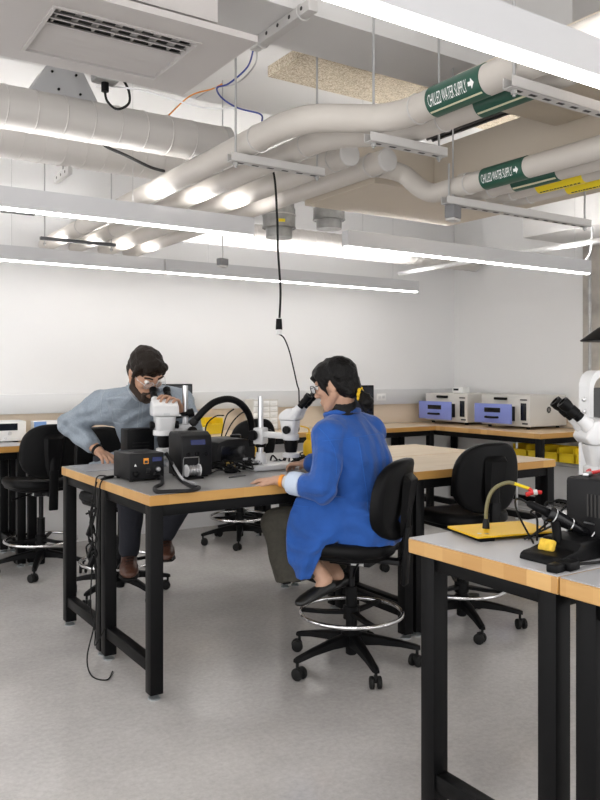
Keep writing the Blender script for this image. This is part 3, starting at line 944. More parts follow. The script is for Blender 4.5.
    sw(MB().loft([back_ring(0.985, -0.014), back_ring(1.0, -0.004), back_ring(0.985, 0.012), back_ring(0.90, 0.022), back_ring(0.5, 0.026), back_ring(0.15, 0.028)])).build('backrest', R['black_soft'], t, angle=70)
    rings = []
    for (h, w_, y) in ((-0.165, 0.030, -0.040), (-0.10, 0.050, -0.046), (0.0, 0.062, -0.055), (0.085, 0.068, -0.060), (0.105, 0.060, -0.040), (0.112, 0.05, -0.030)):
        yb = -0.232 - 0.10 * h
        rings.append([(-w_, yb - 0.030, bz + h), (-w_ * 0.7, yb + y, bz + h), (w_ * 0.7, yb + y, bz + h), (w_, yb - 0.030, bz + h)])
    sw(MB().loft(rings)).build('bracket_cover', R['black'], t, angle=35)
    return t
make_chair('empty black drafting chair at far left, its back to the camera', 0.635, (1.44, 5.36, 0), 0.04, 0.5, 0.215)
make_chair('black drafting chair the bearded man sits on', 0.63, (1.677, 4.51, 0), PI + 0.15, 0.4, 0.21)
make_chair('black drafting chair under the woman in the blue jacket', 0.585, (2.155, 2.85, 0), math.radians(30), 1.38, 0.242)
make_chair('empty black drafting chair at the rear bench, seen between man and woman', 0.62, (2.996, 5.415, 0), 0.05, 0.35, 0.21)
make_chair('empty black drafting chair pulled up to the bare maple workbench', 0.615, (2.985, 2.985, 0), math.radians(-7), 0.62, 0.205)
make_chair('black drafting chair mostly hidden behind the woman, across the maple workbench', 0.60, (3.44, 4.36, 0), PI - 0.2, 0.2, 0.205)
# ================================================================== EQUIPMENT
def sp(u, v, lift=0.0):
    """point on a bench top under a given pixel"""
    q = at(u, v, TZ + lift)
    return V((q.x, q.y, TZ + lift))

def cord(pts, r, m, label, name='cable', grp='loose cables on the benches', cat='cable', smooth=7):
    return MB().tube(pts, r, 8, smooth=smooth).build(name, M[m], None, label, cat, grp)

# ------------------------------------------------------------------ stereo microscopes
def eyepieces(t, c, d, gap, side, L=0.115, r=0.0155, tube='scope'):
    """two eye tubes leaving point c along d, spaced along side"""
    d = V(d).normalized(); side = V(side).normalized()
    for s in (-1, 1):
        b = V(c) + side * (s * gap / 2)
        e = MB().lathe(b, d, [(r * 1.5, -0.045), (r * 1.6, 0.0), (r * 1.25, 0.012), (r * 1.2, 0.03)], 22).build('eye_tube', M[tube], t)
        p = MB().lathe(b + d * 0.03, d, [(r * 1.02, 0), (r * 1.02, 0.016), (r * 1.18, 0.018), (r * 1.18, 0.040), (r * 1.05, 0.044), (r * 1.28, 0.058), (r * 1.28, 0.076), (r * 0.8, 0.077), (r * 0.75, 0.068)], 22).build('eyepiece', M['black'], e)

def microscope(label, loc, rz, post, post_h, bz, base=(0.24, 0.28), base_c=(0, 0), tilt=50, small=1.0, arm_z=None, base_mat='scope', turret=True):
    """local +y points at the viewer; optical axis at the origin; post=(x,y)"""
    t = thing('stereo_microscope', label, 'microscope', loc, rz, 'stereo microscopes')
    k = small
    MB().box((base_c[0], base_c[1], 0.016), (base[0], base[1], 0.028), None, 0.009, 3).build('base_plate', M[base_mat], t)
    MB().lathe((post[0], post[1], 0.028), (0, 0, 1), [(0.036, 0), (0.034, 0.02), (0.026, 0.045), (0.024, 0.06)], 24).build('post_foot', M['scope'], t)
    MB().cyl((post[0], post[1], 0.03), (post[0], post[1], post_h), 0.0145, n=22).build('post', M['steel'], t)
    # focus block riding on the post
    fb = MB().box((post[0], post[1], bz - 0.005), (0.062, 0.058, 0.085), None, 0.008).build('focus_block', M['scope'], t)
    pa = V((post[0], post[1], bz)); 
    dirv = V((-post[0], -post[1], 0)); L = dirv.length; dirv.normalize()
    sd = V((-dirv.y, dirv.x, 0))
    MB().lathe(pa + V((0, 0, -0.062)), (0, 0, 1), [(0.026, 0), (0.028, 0.004), (0.028, 0.022), (0.026, 0.026)], 20).build('clamp_collar', M['black'], fb)
    for s in (-1, 1):
        MB().lathe(pa + sd * (s * 0.031) + V((0, 0, 0.0)), sd * s, [(0.010, 0), (0.010, 0.010), (0.024, 0.012), (0.026, 0.016), (0.026, 0.032), (0.023, 0.037)], 22).build('focus_knob', M['black'], fb)
    ang = math.atan2(dirv.y, dirv.x)
    MB().box(pa + dirv * (L / 2) + V((0, 0, 0.004)), (L, 0.036, 0.030), Euler((0, 0, ang)), 0.006).build('arm', M['scope'], t)
    # ring holder, zoom body, nose, objective
    MB().lathe((0, 0, bz - 0.014), (0, 0, 1), [(0.046 * k, 0), (0.049 * k, 0.003), (0.049 * k, 0.026), (0.046 * k, 0.029)], 30).build('holder_ring', M['scope'], t)
    rings = []
    for (z, a, b) in ((-0.012, 0.036, 0.036), (0.02, 0.040, 0.042), (0.055, 0.043, 0.050), (0.082, 0.044, 0.054)):
        rings.append([(x, y - 0.006 * (z > 0), bz + z) for x, y in rrect(2 * a * k, 2 * b * k, 0.022 * k)])
    body = MB().loft(rings).build('zoom_body', M['scope'], t, angle=50)
    for s in (-1, 1):
        MB().lathe((s * 0.040 * k, 0.0, bz + 0.038), (s, 0, 0), [(0.012, 0), (0.012, 0.006), (0.019, 0.008), (0.020, 0.022), (0.017, 0.026)], 20).build('zoom_knob', M['black'], body)
    if turret:
        MB().lathe((0, 0, bz - 0.078), (0, 0, 1), [(0.020, 0.0), (0.027, 0.004), (0.031, 0.02), (0.035, 0.05), (0.036, 0.066)], 28).build('objective', M['black'], t)
        MB().lathe((0, 0, bz - 0.100), (0, 0, 1), [(0.026, 0.0), (0.040, 0.001), (0.042, 0.006), (0.042, 0.020), (0.030, 0.026)], 30).build('ring_light', M['scope'], t)
    # binocular head: a wedge leaning towards the viewer
    hb = bz + 0.083
    poly = [(-0.058 * k, hb), (0.050 * k, hb), (0.066 * k, hb + 0.022), (0.040 * k, hb + 0.066 * k), (0.0, hb + 0.074 * k), (-0.046 * k, hb + 0.046 * k), (-0.060 * k, hb + 0.02)]
    hm = MB().prism(poly, 'x', -0.056 * k, 0.056 * k)
    bmesh.ops.bevel(hm.bm, geom=list(hm.bm.edges), offset=0.008, segments=3, affect='EDGES', profile=0.5)
    hd = hm.build('binocular_head', M['scope'], t, angle=50)
    MB().box((0, -0.0615 * k, hb + 0.012), (0.03, 0.002, 0.010)).build('badge', M['scope_grey'], hd)
    tl = math.radians(tilt)
    eyepieces(hd, (0, 0.052 * k, hb + 0.056 * k), (0, math.cos(tl), math.sin(tl)), 0.062 * k, (1, 0, 0))
    return t

# the woman's microscope: beside her on the front edge of the island
wm_dir = V((0.50, -0.866, 0))
wm_loc = atd(291, 470, 3.86); wm_rz = math.atan2(wm_dir.y, wm_dir.x) - PI / 2
Rw = Matrix.Rotation(-wm_rz, 3, 'Z')
wpost = Rw @ (V((2.035, 3.46, 0)) - V((wm_loc.x, wm_loc.y, 0)))
wbase = Rw @ (V((2.085, 3.47, 0)) - V((wm_loc.x, wm_loc.y, 0)))
tw = microscope('white stereo microscope on a flat white base next to the woman', (wm_loc.x, wm_loc.y, TZ), wm_rz, (wpost.x, wpost.y), 0.375, 0.178, (0.20, 0.26), (wbase.x, wbase.y), 48, 0.82)
for ch in KIDS[tw.name]:
    if ch.name.startswith('base_plate'):
        ch.rotation_euler = (0, 0, 0)
        ch.data.transform(Matrix.Translation((-wbase.x, -wbase.y, 0)))
        ch.data.transform(Matrix.Rotation(-wm_rz + math.radians(88), 4, 'Z'))
        ch.data.transform(Matrix.Translation((wbase.x, wbase.y, 0)))
# the man's microscope
mm = V((1.592, 3.66, TZ))
mrz = math.radians(-14)
Rm = Matrix.Rotation(-mrz, 3, 'Z')
mp = Rm @ (V((1.725, 3.70, 0)) - V((mm.x, mm.y, 0)))
tm_ = microscope('white stereo microscope the bearded man is looking into', mm, mrz, (mp.x, mp.y), 0.43, 0.195, (0.17, 0.22), (mp.x + 0.005, mp.y), 40, 1.15)
MB().lathe((mp.x + 0.01, mp.y - 0.01, 0.285), (1, -0.2, 0.25), [(0.012, -0.06), (0.014, 0.0), (0.022, 0.004), (0.023, 0.03), (0.018, 0.034)], 18).build('boom_knob', M['black'], tm_)
MB().tube([(mp.x - 0.16, mp.y + 0.01, 0.27), (mp.x - 0.06, mp.y, 0.275), (mp.x + 0.08, mp.y - 0.02, 0.28)], 0.011, 14).build('boom_rod', M['steel'], tm_)
# the big microscope at right
rp = atd(602, 441, 2.45)
rrz = math.atan2(0.5496, -0.8355) - PI / 2
tr = microscope('large white stereo microscope with black eyepieces at the right edge of the photo', (rp.x, rp.y, TZ), rrz, (0.13, -0.10), 0.42, 0.185, (0.22, 0.26), (0.08, -0.05), 42, 1.12)

# tall white C-framed inspection unit behind it
ir = thing('inspection_unit', 'white round-cornered inspection frame with a black recess, behind the large microscope', 'inspection machine', (2.435, 1.70, TZ))
def outline(x0, x1, z1, r, n=8):
    pts = [(x0, 0.0)]
    for i in range(n + 1):
        a = PI - PI / 2 * i / n
        pts.append((x0 + r + r * math.cos(a), z1 - r + r * math.sin(a)))
    for i in range(n + 1):
        a = PI / 2 - PI / 2 * i / n
        pts.append((x1 - r + r * math.cos(a), z1 - r + r * math.sin(a)))
    pts.append((x1, 0.0))
    return pts
a = outline(-0.155, 0.155, 0.50, 0.06); b = outline(-0.135, 0.135, 0.478, 0.05)
vs = [(p[0], y, p[1]) for y in (-0.022, 0.022) for p in a] + [(p[0], y, p[1]) for y in (-0.022, 0.022) for p in b]
n = len(a); fs = []
for i in range(n - 1):
    fs += [(i, i + 1, n + i + 1, n + i), (2 * n + i, 3 * n + i, 3 * n + i + 1, 2 * n + i + 1), (i, 2 * n + i, 2 * n + i + 1, i + 1), (n + i, n + i + 1, 3 * n + i + 1, 3 * n + i)]
mb = MB(); mb._add(vs, fs); mb.build('frame', M['scope'], ir)
MB().span((-0.135, 0.008, 0.02), (0.135, 0.020, 0.44)).build('recess_panel', M['black_gloss'], ir)
MB().span((-0.15, -0.05, 0.0), (0.15, 0.05, 0.02)).build('foot', M['scope'], ir)
for z in (0.40, 0.36):
    MB().lathe((-0.156, 0.0, z), (-1, 0, 0), [(0.008, -0.002), (0.008, 0.002), (0.005, 0.004)], 14).build('screw', M['steel'], ir)

# lamp hood above it
lh = thing('task_lamp', 'black flared lamp hood poking in at the right edge, high beside the column', 'lamp', (2.173, 1.50, TZ))
hz = 1.426 - TZ
MB().lathe((0, 0, hz), (0, 0, 1), [(0.108, 0.0), (0.110, 0.003), (0.06, 0.040), (0.03, 0.055), (0.022, 0.08), (0.001, 0.082)], 36).build('shade', M['black'], lh)
MB().tube([(0, 0, hz + 0.07), (0.06, 0, hz + 0.13), (0.30, -0.10, hz + 0.10), (0.36, -0.16, 0.3), (0.36, -0.16, 0.03)], 0.008, 10, smooth=6).build('arm', M['black'], lh)
MB().lathe((0.36, -0.16, 0), (0, 0, 1), [(0.07, 0), (0.07, 0.014), (0.02, 0.03)], 28).build('base', M['black'], lh)

# ------------------------------------------------------------------ boxes on the island
def rbox(a, b, r=0.008):
    return MB().span(a, b, r)
# soldering station seen from its rear, nearest the island's left end
t = thing('soldering_station', 'black box-shaped soldering station with an orange sticker, left end of the island', 'soldering station', (1.38, 3.47, TZ))
X, Y, Hh = 0.085, 0.1025, 0.128
rbox((-X, -Y, 0.008), (X, Y, Hh), 0.007).build('case', M['charcoal'], t)
for sx in (-1, 1):
    for sy in (-1, 1):
        MB().cyl((sx * X * .8, sy * Y * .8, 0), (sx * X * .8, sy * Y * .8, 0.009), 0.009, n=12).build('foot', M['rubber'], t)
fy = -Y - 0.0005
MB().box((-0.005, fy, 0.092), (0.024, 0.003, 0.026)).build('sticker', M['orange'], t, label='orange warning sticker')
MB().box((-0.005, fy - 0.002, 0.088), (0.015, 0.002, 0.012)).build('sticker_symbol', M['ink'], t)
MB().box((0.048, fy, 0.098), (0.045, 0.003, 0.020)).build('display', M['blue_lcd'], t, label='dark blue display')
MB().lathe((-0.056, fy, 0.035), (0, -1, 0), [(0.013, 0), (0.014, 0.002), (0.013, 0.014), (0.008, 0.018)], 20).build('socket', M['black'], t)
MB().prism([(-0.062, 0.070), (-0.050, 0.070), (-0.056, 0.082)], 'y', fy - 0.001, fy + 0.002).build('mark', M['label_white'], t)
MB().lathe((0.052, fy, 0.052), (0, -1, 0), [(0.012, 0), (0.012, 0.008), (0.009, 0.012)], 18).build('connector', M['steel'], t)
MB().box((0.005, fy, 0.048), (0.022, 0.004, 0.026)).build('switch', M['black_gloss'], t)

t = thing('controller_box', 'slim black upright box behind the stickered soldering station', 'controller', (1.545, 3.90, TZ))
rbox((-0.075, -0.05, 0.006), (0.075, 0.05, 0.205), 0.006).build('case', M['black'], t)
for s in range(5):
    MB().box((0, -0.0505, 0.06 + s * 0.018), (0.09, 0.002, 0.006)).build('vent', M['charcoal'], t)
for s in (-0.05, 0.05):
    MB().box((s, 0, 0.003), (0.03, 0.08, 0.006)).build('foot', M['rubber'], t)

t = thing('rework_station', 'black upright rework station with a small blue display, mid island', 'rework station', (1.625, 3.43, TZ))
prof = [(-0.075, 0.008), (0.075, 0.008), (0.075, 0.20), (0.06, 0.214), (-0.035, 0.214), (-0.068, 0.196), (-0.078, 0.15)]
mb = MB().prism(prof, 'x', -0.08, 0.08)
bmesh.ops.bevel(mb.bm, geom=list(mb.bm.edges), offset=0.007, segments=3, affect='EDGES', profile=0.5)
mb.build('case', M['charcoal'], t, angle=45)
MB().box((0.005, -0.0755, 0.166), (0.075, 0.004, 0.024), Euler((-0.22, 0, 0))).build('display', M['blue_lcd'], t, label='dark blue display')
for k in range(3):
    MB().lathe((-0.045 + 0.045 * k, -0.078, 0.11), (0, -1, 0), [(0.011, -0.004), (0.011, 0.006), (0.008, 0.009)], 16).build('knob', M['black'], t)
MB().lathe((0.0, -0.077, 0.045), (0, -1, 0), [(0.016, -0.004), (0.016, 0.005), (0.010, 0.008)], 18).build('outlet', M['black'], t)
for s in (-1, 1):
    MB().box((s * 0.055, 0, 0.004), (0.02, 0.12, 0.008)).build('foot', M['rubber'], t)

t = thing('fume_extractor', 'black round-topped fume extractor unit with a hose, right of the rework station', 'fume extractor', (1.96, 3.68, TZ))
prof = [(-0.11, 0.008), (0.11, 0.008), (0.115, 0.10), (0.10, 0.135), (0.05, 0.152), (-0.05, 0.152), (-0.10, 0.135), (-0.115, 0.10)]
mb = MB().prism(prof, 'y', -0.10, 0.10)
bmesh.ops.bevel(mb.bm, geom=list(mb.bm.edges), offset=0.006, segments=2, affect='EDGES', profile=0.5)
mb.build('case', M['charcoal'], t, angle=45)
MB().box((-0.02, -0.101, 0.075), (0.14, 0.004, 0.085), None, 0.002).build('front_panel', M['black_gloss'], t)
MB().box((0.05, -0.104, 0.045), (0.03, 0.004, 0.012)).build('rating_plate', M['grey_cable'], t)
MB().lathe((0.06, 0.02, 0.15), (0, 0, 1), [(0.030, -0.004), (0.030, 0.012), (0.024, 0.016)], 22).build('hose_socket', M['black'], t)
for s in (-1, 1):
    MB().box((s * 0.08, 0, 0.004), (0.02, 0.16, 0.008)).build('foot', M['rubber'], t)
hp = [(194, 421.5, 3.86), (199, 416, 3.86), (205, 409.5, 3.87), (215, 402, 3.9), (228, 399, 3.95), (239, 402.5, 4.0), (247.5, 412, 4.05), (251.5, 424, 4.09), (252, 438, 4.12), (252, 446, 4.12)]
t = thing('extraction_hose', 'thick black extraction hose arching over the island', 'hose')
hpts = [atd(*q) for q in hp]
MB().tube(hpts, 0.0175, 16, smooth=7).build('hose', M['black'], t)
MB().lathe(hpts[0] + (hpts[0] - hpts[1]).normalized() * 0.012, hpts[1] - hpts[0], [(0.012, -0.01), (0.021, 0.0), (0.021, 0.022), (0.018, 0.026)], 18).build('nozzle', M['rubber'], t)

# tip cleaner spool stand in front of the rework station
q = sp(194.5, 479)
t = thing('solder_reel_stand', 'silver solder reel in a wire stand in front of the rework station', 'solder reel', (q.x, q.y + 0.02, TZ))
MB().box((0, 0, 0.005), (0.085, 0.07, 0.010), None, 0.003).build('base', M['black'], t)
rl = MB().cyl((-0.030, 0, 0.038), (0.030, 0, 0.038), 0.022, n=28).build('reel_core', M['steel'], t)
for s in (-1, 1):
    MB().cyl((s * 0.030, 0, 0.038), (s * 0.034, 0, 0.038), 0.029, n=28).build('reel_flange', M['scope'], rl)
for k in range(4):
    MB().torus((-0.021 + 0.014 * k, 0, 0.038), 0.0225, 0.0022, (1, 0, 0), 24, 6).build('wire_turn', M['grey_cable'], rl)
MB().tube([(-0.04, 0.02, 0.008), (-0.04, 0.015, 0.09), (-0.038, 0.012, 0.098), (0.038, 0.012, 0.098), (0.04, 0.015, 0.09), (0.04, 0.02, 0.008)], 0.0025, 8).build('wire_frame', M['steel'], t)

# brass wool pot
q = sp(231, 472.5)
t = thing('tip_cleaner', 'small black pot of golden wire wool among the cables', 'tip cleaner', (q.x, q.y, TZ))
MB().lathe((0, 0, 0), (0, 0, 1), [(0.030, 0), (0.034, 0.004), (0.034, 0.022), (0.028, 0.026)], 24).build('pot', M['black'], t)
random.seed(3)
pts = [V((random.uniform(-1, 1), random.uniform(-1, 1), random.uniform(-0.4, 1))).normalized() * random.uniform(0.012, 0.028) + V((0, 0, 0.032)) for _ in range(60)]
MB().tube(pts, 0.0022, 5, smooth=3).build('wire_wool', M['brass'], t, label='golden wire wool')

# work mats, tools by the hand
t = MB().box((0, 0, 0.0015), (0.72, 0.30, 0.003), None, 0.001, 1).build('work_mat', mat('mat_blue_grey', (0.30, 0.31, 0.335), 0.4), None, 'thin blue-grey mat lying under the man\'s hand', 'mat', loc=(1.62, 4.0, TZ))
q = sp(238, 477)
t = thing('tweezers', 'dark tweezers lying near the woman\'s hand', 'tweezers', (q.x, q.y, TZ), 0.3)
for s in (-1, 1):
    MB().tube([(-0.06, 0, 0.004), (0.0, s * 0.006, 0.005), (0.05, s * 0.002, 0.004)], 0.0028, 8, smooth=4).build('arm', M['dark_steel'], t)
q = sp(109, 478.5)
t = thing('usb_plug', 'short black plug on the island\'s left edge', 'plug', (q.x, q.y, TZ), 0.5)
MB().box((0, 0, 0.007), (0.055, 0.018, 0.013), None, 0.004).build('body', M['black'], t)
MB().box((0.033, 0, 0.007), (0.014, 0.012, 0.006)).build('tip', M['steel'], t)

# cables from the plug down to the floor
e = sp(106, 479, 0.008)
def edge(x, dz, y=3.70):
    return V((x, y, TZ + dz))
cord([e, sp(101, 479.5, 0.008), V((1.235, 3.525, TZ + 0.008)), V((1.212, 3.515, TZ - 0.02)), V((1.208, 3.520, TZ - 0.10)), V((1.205, 3.540, 0.62)), V((1.19, 3.520, 0.52)), V((1.205, 3.550, 0.40)), V((1.19, 3.520, 0.20)), V((1.14, 3.480, 0.05)), V((1.12, 3.360, 0.006)), V((1.16, 3.280, 0.005)), V((1.215, 3.360, 0.005))], 0.0032, 'rubber', 'thin black cord hanging off the island\'s left edge down to the floor')
cord([V((1.27, 3.600, TZ + 0.006)), V((1.224, 3.580, TZ + 0.010)), V((1.208, 3.570, TZ - 0.03)), V((1.200, 3.560, 0.66)), V((1.18, 3.580, 0.58)), V((1.205, 3.600, 0.55)), V((1.19, 3.560, 0.48)), V((1.195, 3.590, 0.36)), V((1.215, 3.660, 0.22)), V((1.21, 3.580, 0.12)), V((1.17, 3.460, 0.10)), V((1.19, 3.380, 0.20))], 0.0030, 'rubber', 'second black cord hanging in loops beside the first, below the island\'s left edge')
t = thing('cable_bundle', 'knotted bundle of black cables and adapters hanging under the island\'s left edge', 'cable bundle', (1.195, 3.56, 0.56))
random.seed(11)
for k in range(5):
    pts = [V((random.uniform(-0.022, 0.016), random.uniform(-0.035, 0.035), 0.16 - 0.30 * j / 6 + random.uniform(-0.03, 0.03))) for j in range(7)]
    MB().tube(pts, 0.0042, 7, smooth=5).build('strand', M['rubber'], t)
for k, z in enumerate((0.04, -0.06, -0.10)):
    MB().box((-0.012, 0.01 - 0.012 * k, z), (0.024, 0.022, 0.055), Euler((0.2, 0.3, 0.1 * k)), 0.005).build('adapter', M['black'], t)
MB().tube([(0.0, 0.02, 0.16), (0.01, 0.01, 0.23), (0.02, 0.01, 0.262)], 0.004, 7).build('strand', M['rubber'], t)

# thick grey-black lead looping in front of the station
cord([atd(166, 453, 3.72), atd(170, 460, 3.70), sp(178, 477, 0.012), sp(190, 486, 0.010), sp(199, 487.5, 0.010), sp(192, 490.5, 0.010), sp(172, 491.3, 0.010), sp(157, 491.5, 0.010), sp(155, 487.5, 0.010), sp(162, 483.5, 0.012), atd(161, 477, 3.58), atd(154, 473.5, 3.56)], 0.0085, 'charcoal', 'thick dark lead looping out in front of the stickered soldering station')
cord([atd(168, 449, 3.85), atd(170, 454, 3.80), atd(172, 462, 3.74), sp(181, 477, 0.03), sp(187, 481.5, 0.012), sp(196, 483.5, 0.008)], 0.006, 'grey_cable', 'shiny grey lead running beside the thick dark one')
# low tangle behind and between the instruments
random.seed(21)
def tangle(n, x0, x1, y0, y1, h, mats, label, rr=(0.003, 0.0055)):
    for k in range(n):
        c = V((random.uniform(x0, x1), random.uniform(y0, y1), TZ))
        ph = random.uniform(0, 6.28); R0 = random.uniform(0.03, 0.075)
        pts = []
        for j in range(8):
            a = ph + j * 0.95
            r_ = R0 * (0.6 + 0.5 * random.random())
            pts.append(c + V((r_ * 1.4 * math.cos(a), r_ * 0.8 * math.sin(a), 0.006 + h * random.random())))
        cord(pts, random.uniform(*rr), random.choice(mats), label)
tangle(8, 1.86, 2.05, 3.36, 3.50, 0.055, ['rubber', 'rubber', 'black', 'grey_cable'], 'coiled lead in the tangle between the rework station and the white microscope base')
tangle(7, 2.18, 2.42, 3.40, 3.62, 0.06, ['rubber', 'rubber', 'black'], 'coiled black lead in the heap behind the white microscope base')
tangle(3, 1.74, 1.80, 3.40, 3.52, 0.05, ['rubber', 'black'], 'black lead coiled in the gap right of the rework station')
for k, pp in enumerate(([(213, 448, 4.2), (206, 436, 4.3), (207, 424, 4.35), (216, 416, 4.4), (224, 415.5, 4.4)],
                        [(221, 443, 4.25), (223, 428, 4.3), (227, 415, 4.35), (234, 409, 4.35)],
                        [(224, 442, 4.25), (229, 428, 4.3), (236, 418, 4.35), (244, 412, 4.35), (248, 416, 4.3)])):
    pts = [V((atd(pp[0][0], 470, pp[0][2]).x, atd(pp[0][0], 470, pp[0][2]).y, TZ + 0.003))] + [atd(*q) for q in pp]
    cord(pts, 0.004, 'rubber', ['thin black wire bowing up left of the hose arch', 'thin black wire rising straight under the hose arch', 'thin black wire curling right under the hose arch'][k], grp='thin wires under the hose')
q = sp(307, 470)
t = thing('solvent_bottle', 'yellow bottle with a bent spout, half hidden by the woman\'s shoulder', 'bottle', sp(309, 463))
MB().lathe((0, 0, 0), (0, 0, 1), [(0.030, 0), (0.033, 0.004), (0.033, 0.095), (0.028, 0.115), (0.014, 0.130), (0.014, 0.140)], 24).build('bottle', M['yellow'], t)
MB().lathe((0, 0, 0.138), (0, 0, 1), [(0.016, 0), (0.016, 0.022), (0.008, 0.028)], 18).build('cap', M['yellow'], t)
MB().tube([(0, 0, 0.16), (-0.005, 0, 0.19), (-0.05, 0.01, 0.205)], 0.004, 8, smooth=5).build('spout', M['yellow'], t)
q = V((1.83, 3.99, TZ))
t = thing('solvent_bottle', 'squat yellow tub behind the fume extractor', 'bottle', (2.21, 3.92, TZ))
MB().lathe((0, 0, 0), (0, 0, 1), [(0.055, 0), (0.06, 0.005), (0.06, 0.075), (0.052, 0.085)], 24).build('bottle', M['yellow'], t)
MB().lathe((0, 0, 0.083), (0, 0, 1), [(0.054, 0), (0.054, 0.014), (0.048, 0.016)], 24).build('cap', M['yellow'], t)

# drop cord with its plug
t = thing('drop_cord', 'black power cord dropping from the ceiling pipes to a plug above the island', 'power cord', (0, 0, 0))
d0 = 3.84
top = atd(277, 213, d0)
MB().tube([V((1.90, top.y + 0.10, CH + 1.056)), V((1.95, top.y + 0.05, CH + 1.05)), V((2.0, top.y + 0.01, CH + 1.0)), atd(277, 215, d0), atd(278, 250, d0), atd(280.5, 290, d0), atd(279.5, 318, d0)], 0.0055, 8, smooth=8).build('cord', M['rubber'], t)
pc = atd(279, 330, d0)
MB().cyl(pc + V((0, 0, 0.002)), pc + V((0, 0, 0.055)), 0.017, 0.014, n=16).build('connector', M['black'], t)
MB().cyl(pc + V((0, 0, -0.022)), pc + V((0.001, 0, 0.004)), 0.013, n=16).build('plug', M['scope'], t)
MB().tube([pc + V((0, 0, -0.02)), atd(284, 338, d0), atd(289, 350, d0), atd(293, 366, d0), atd(297, 384, d0), atd(299, 393, d0), atd(298, 420, 3.90), atd(291, 436, 3.87)], 0.0035, 8, smooth=8).build('lower_lead', M['rubber'], t)

# ------------------------------------------------------------------ right foreground bench
t = thing('assembly_plate', 'flat yellow plate with a flexible arm on the right foreground bench', 'work plate', (1.822, 1.655, TZ), math.radians(-14))
mb = MB().prism(rrect(0.275, 0.175, 0.006, 3), 'z', 0.012, 0.017)
mb.build('plate', M['yellow'], t)
for sx in (-1, 1):
    MB().box((sx * 0.10, 0, 0.006), (0.05, 0.165, 0.012), None, 0.002).build('rail', M['black'], t)
MB().lathe((-0.105, -0.045, 0.0165), (0, 0, 1), [(0.007, 0), (0.007, 0.001)], 16).build('screw', M['steel'], t)
MB().lathe((-0.085, -0.052, 0.0165), (0, 0, 1), [(0.007, 0), (0.007, 0.001)], 16).build('screw', M['steel'], t)
Rt_ = Matrix.Rotation(math.radians(14), 3, 'Z')
def loc_p(p):
    return Rt_ @ (V(p) - V((1.822, 1.655, TZ)))
gp = [(486, 526.5, 2.385), (486, 517, 2.385), (486.5, 508, 2.385), (489, 497, 2.385), (494, 489, 2.385), (501, 484.5, 2.385), (508, 482.5, 2.385), (514, 483.5, 2.385)]
gpts = [loc_p(atd(*q)) for q in gp]
MB().lathe((gpts[0].x, gpts[0].y, 0.0168), (0, 0, 1), [(0.011, 0), (0.010, 0.018), (0.007, 0.026), (0.006, 0.03)], 18).build('arm_base', M['charcoal'], t)
ga = MB().tube([(gpts[0].x, gpts[0].y, 0.03)] + gpts[1:], 0.0058, 12, smooth=6).build('flexible_arm', M['olive'], t)
tp = [loc_p(atd(*q)) for q in ((514, 483.5, 2.385), (520, 485.5, 2.385), (529, 488.5, 2.385))]
MB().tube(tp, 0.0052, 12).build('arm_tip', M['yellow_label'], ga, label='pale yellow arm tip')
cl = [loc_p(atd(*q)) for q in ((526, 494.5, 2.38), (533, 492.5, 2.38), (537, 492, 2.38), (541.5, 492.5, 2.38))]
MB().tube(cl[:2], 0.007, 12).build('clip_jaw', M['red'], ga, label='red clip jaw')
MB().tube(cl[1:3], 0.0085, 12).build('clip_body', M['scope'], ga)
MB().tube(cl[2:], 0.006, 12).build('clip_end', M['red'], ga, label='red clip end')
MB().tube([tp[2], cl[1]], 0.006, 12).build('clip_joint', M['red'], ga, label='red clip joint')

t = thing('iron_stand', 'black soldering iron stand with a yellow sponge on the right foreground bench', 'iron stand', (1.735, 1.352, TZ))
prof = [(-0.118, 0.0), (-0.112, 0.016), (-0.10, 0.022), (-0.03, 0.026), (-0.02, 0.05), (0.06, 0.056), (0.068, 0.05), (0.072, 0.0)]
mb = MB().prism(prof, 'y', -0.062, 0.058)
bmesh.ops.bevel(mb.bm, geom=list(mb.bm.edges), offset=0.005, segments=2, affect='EDGES', profile=0.5)
mb.build('base', M['black'], t, angle=45)
MB().box((-0.060, 0.012, 0.036), (0.016, 0.045, 0.032), Euler((0, 0.45, 0.1)), 0.005).build('sponge', M['sponge'], t)
pst = MB().tube([(-0.02, 0.01, 0.04), (-0.022, 0.012, 0.075), (-0.028, 0.014, 0.098)], 0.012, 12, smooth=4).build('holder_post', M['black'], t)
mb = MB()
ax0, ax1 = V((-0.040, 0.03, 0.118)), V((0.060, -0.02, 0.062))
mb.lathe(ax0, ax1 - ax0, [(0.022, 0), (0.024, 0.004), (0.020, 0.03), (0.014, 0.10), (0.010, 0.13), (0.006, 0.135)], 24).build('holder_funnel', M['black_gloss'], pst)
dv = (ax1 - ax0).normalized(); xa = dv.orthogonal().normalized(); ya = dv.cross(xa)
for q_ in (0.02, 0.075):
    MB().torus(ax0 + dv * q_, 0.0225 - 0.09 * q_, 0.0022, dv, 26, 6).build('holder_ring', M['steel'], pst)
for s in (-1, 1):
    MB().tube([(0.05, s * 0.04, 0.05), (0.075, s * 0.042, 0.08), (0.03, s * 0.036, 0.095)], 0.0022, 6, smooth=5).build('rest_wire', M['steel'], t)
t = thing('soldering_iron', 'black soldering iron resting in the iron stand', 'soldering iron', (1.695, 1.382, TZ + 0.118))
h0 = V((0, 0, 0)); hd_ = (ax0 - ax1).normalized()
MB().lathe(h0 - hd_ * 0.01, hd_, [(0.008, 0), (0.012, 0.01), (0.011, 0.04), (0.0095, 0.06), (0.008, 0.066), (0.004, 0.07)], 18).build('handle', M['black'], t)
MB().lathe(h0 - hd_ * 0.07, hd_, [(0.002, 0), (0.004, 0.02), (0.0045, 0.06), (0.008, 0.062)], 14).build('tip', M['steel'], t)
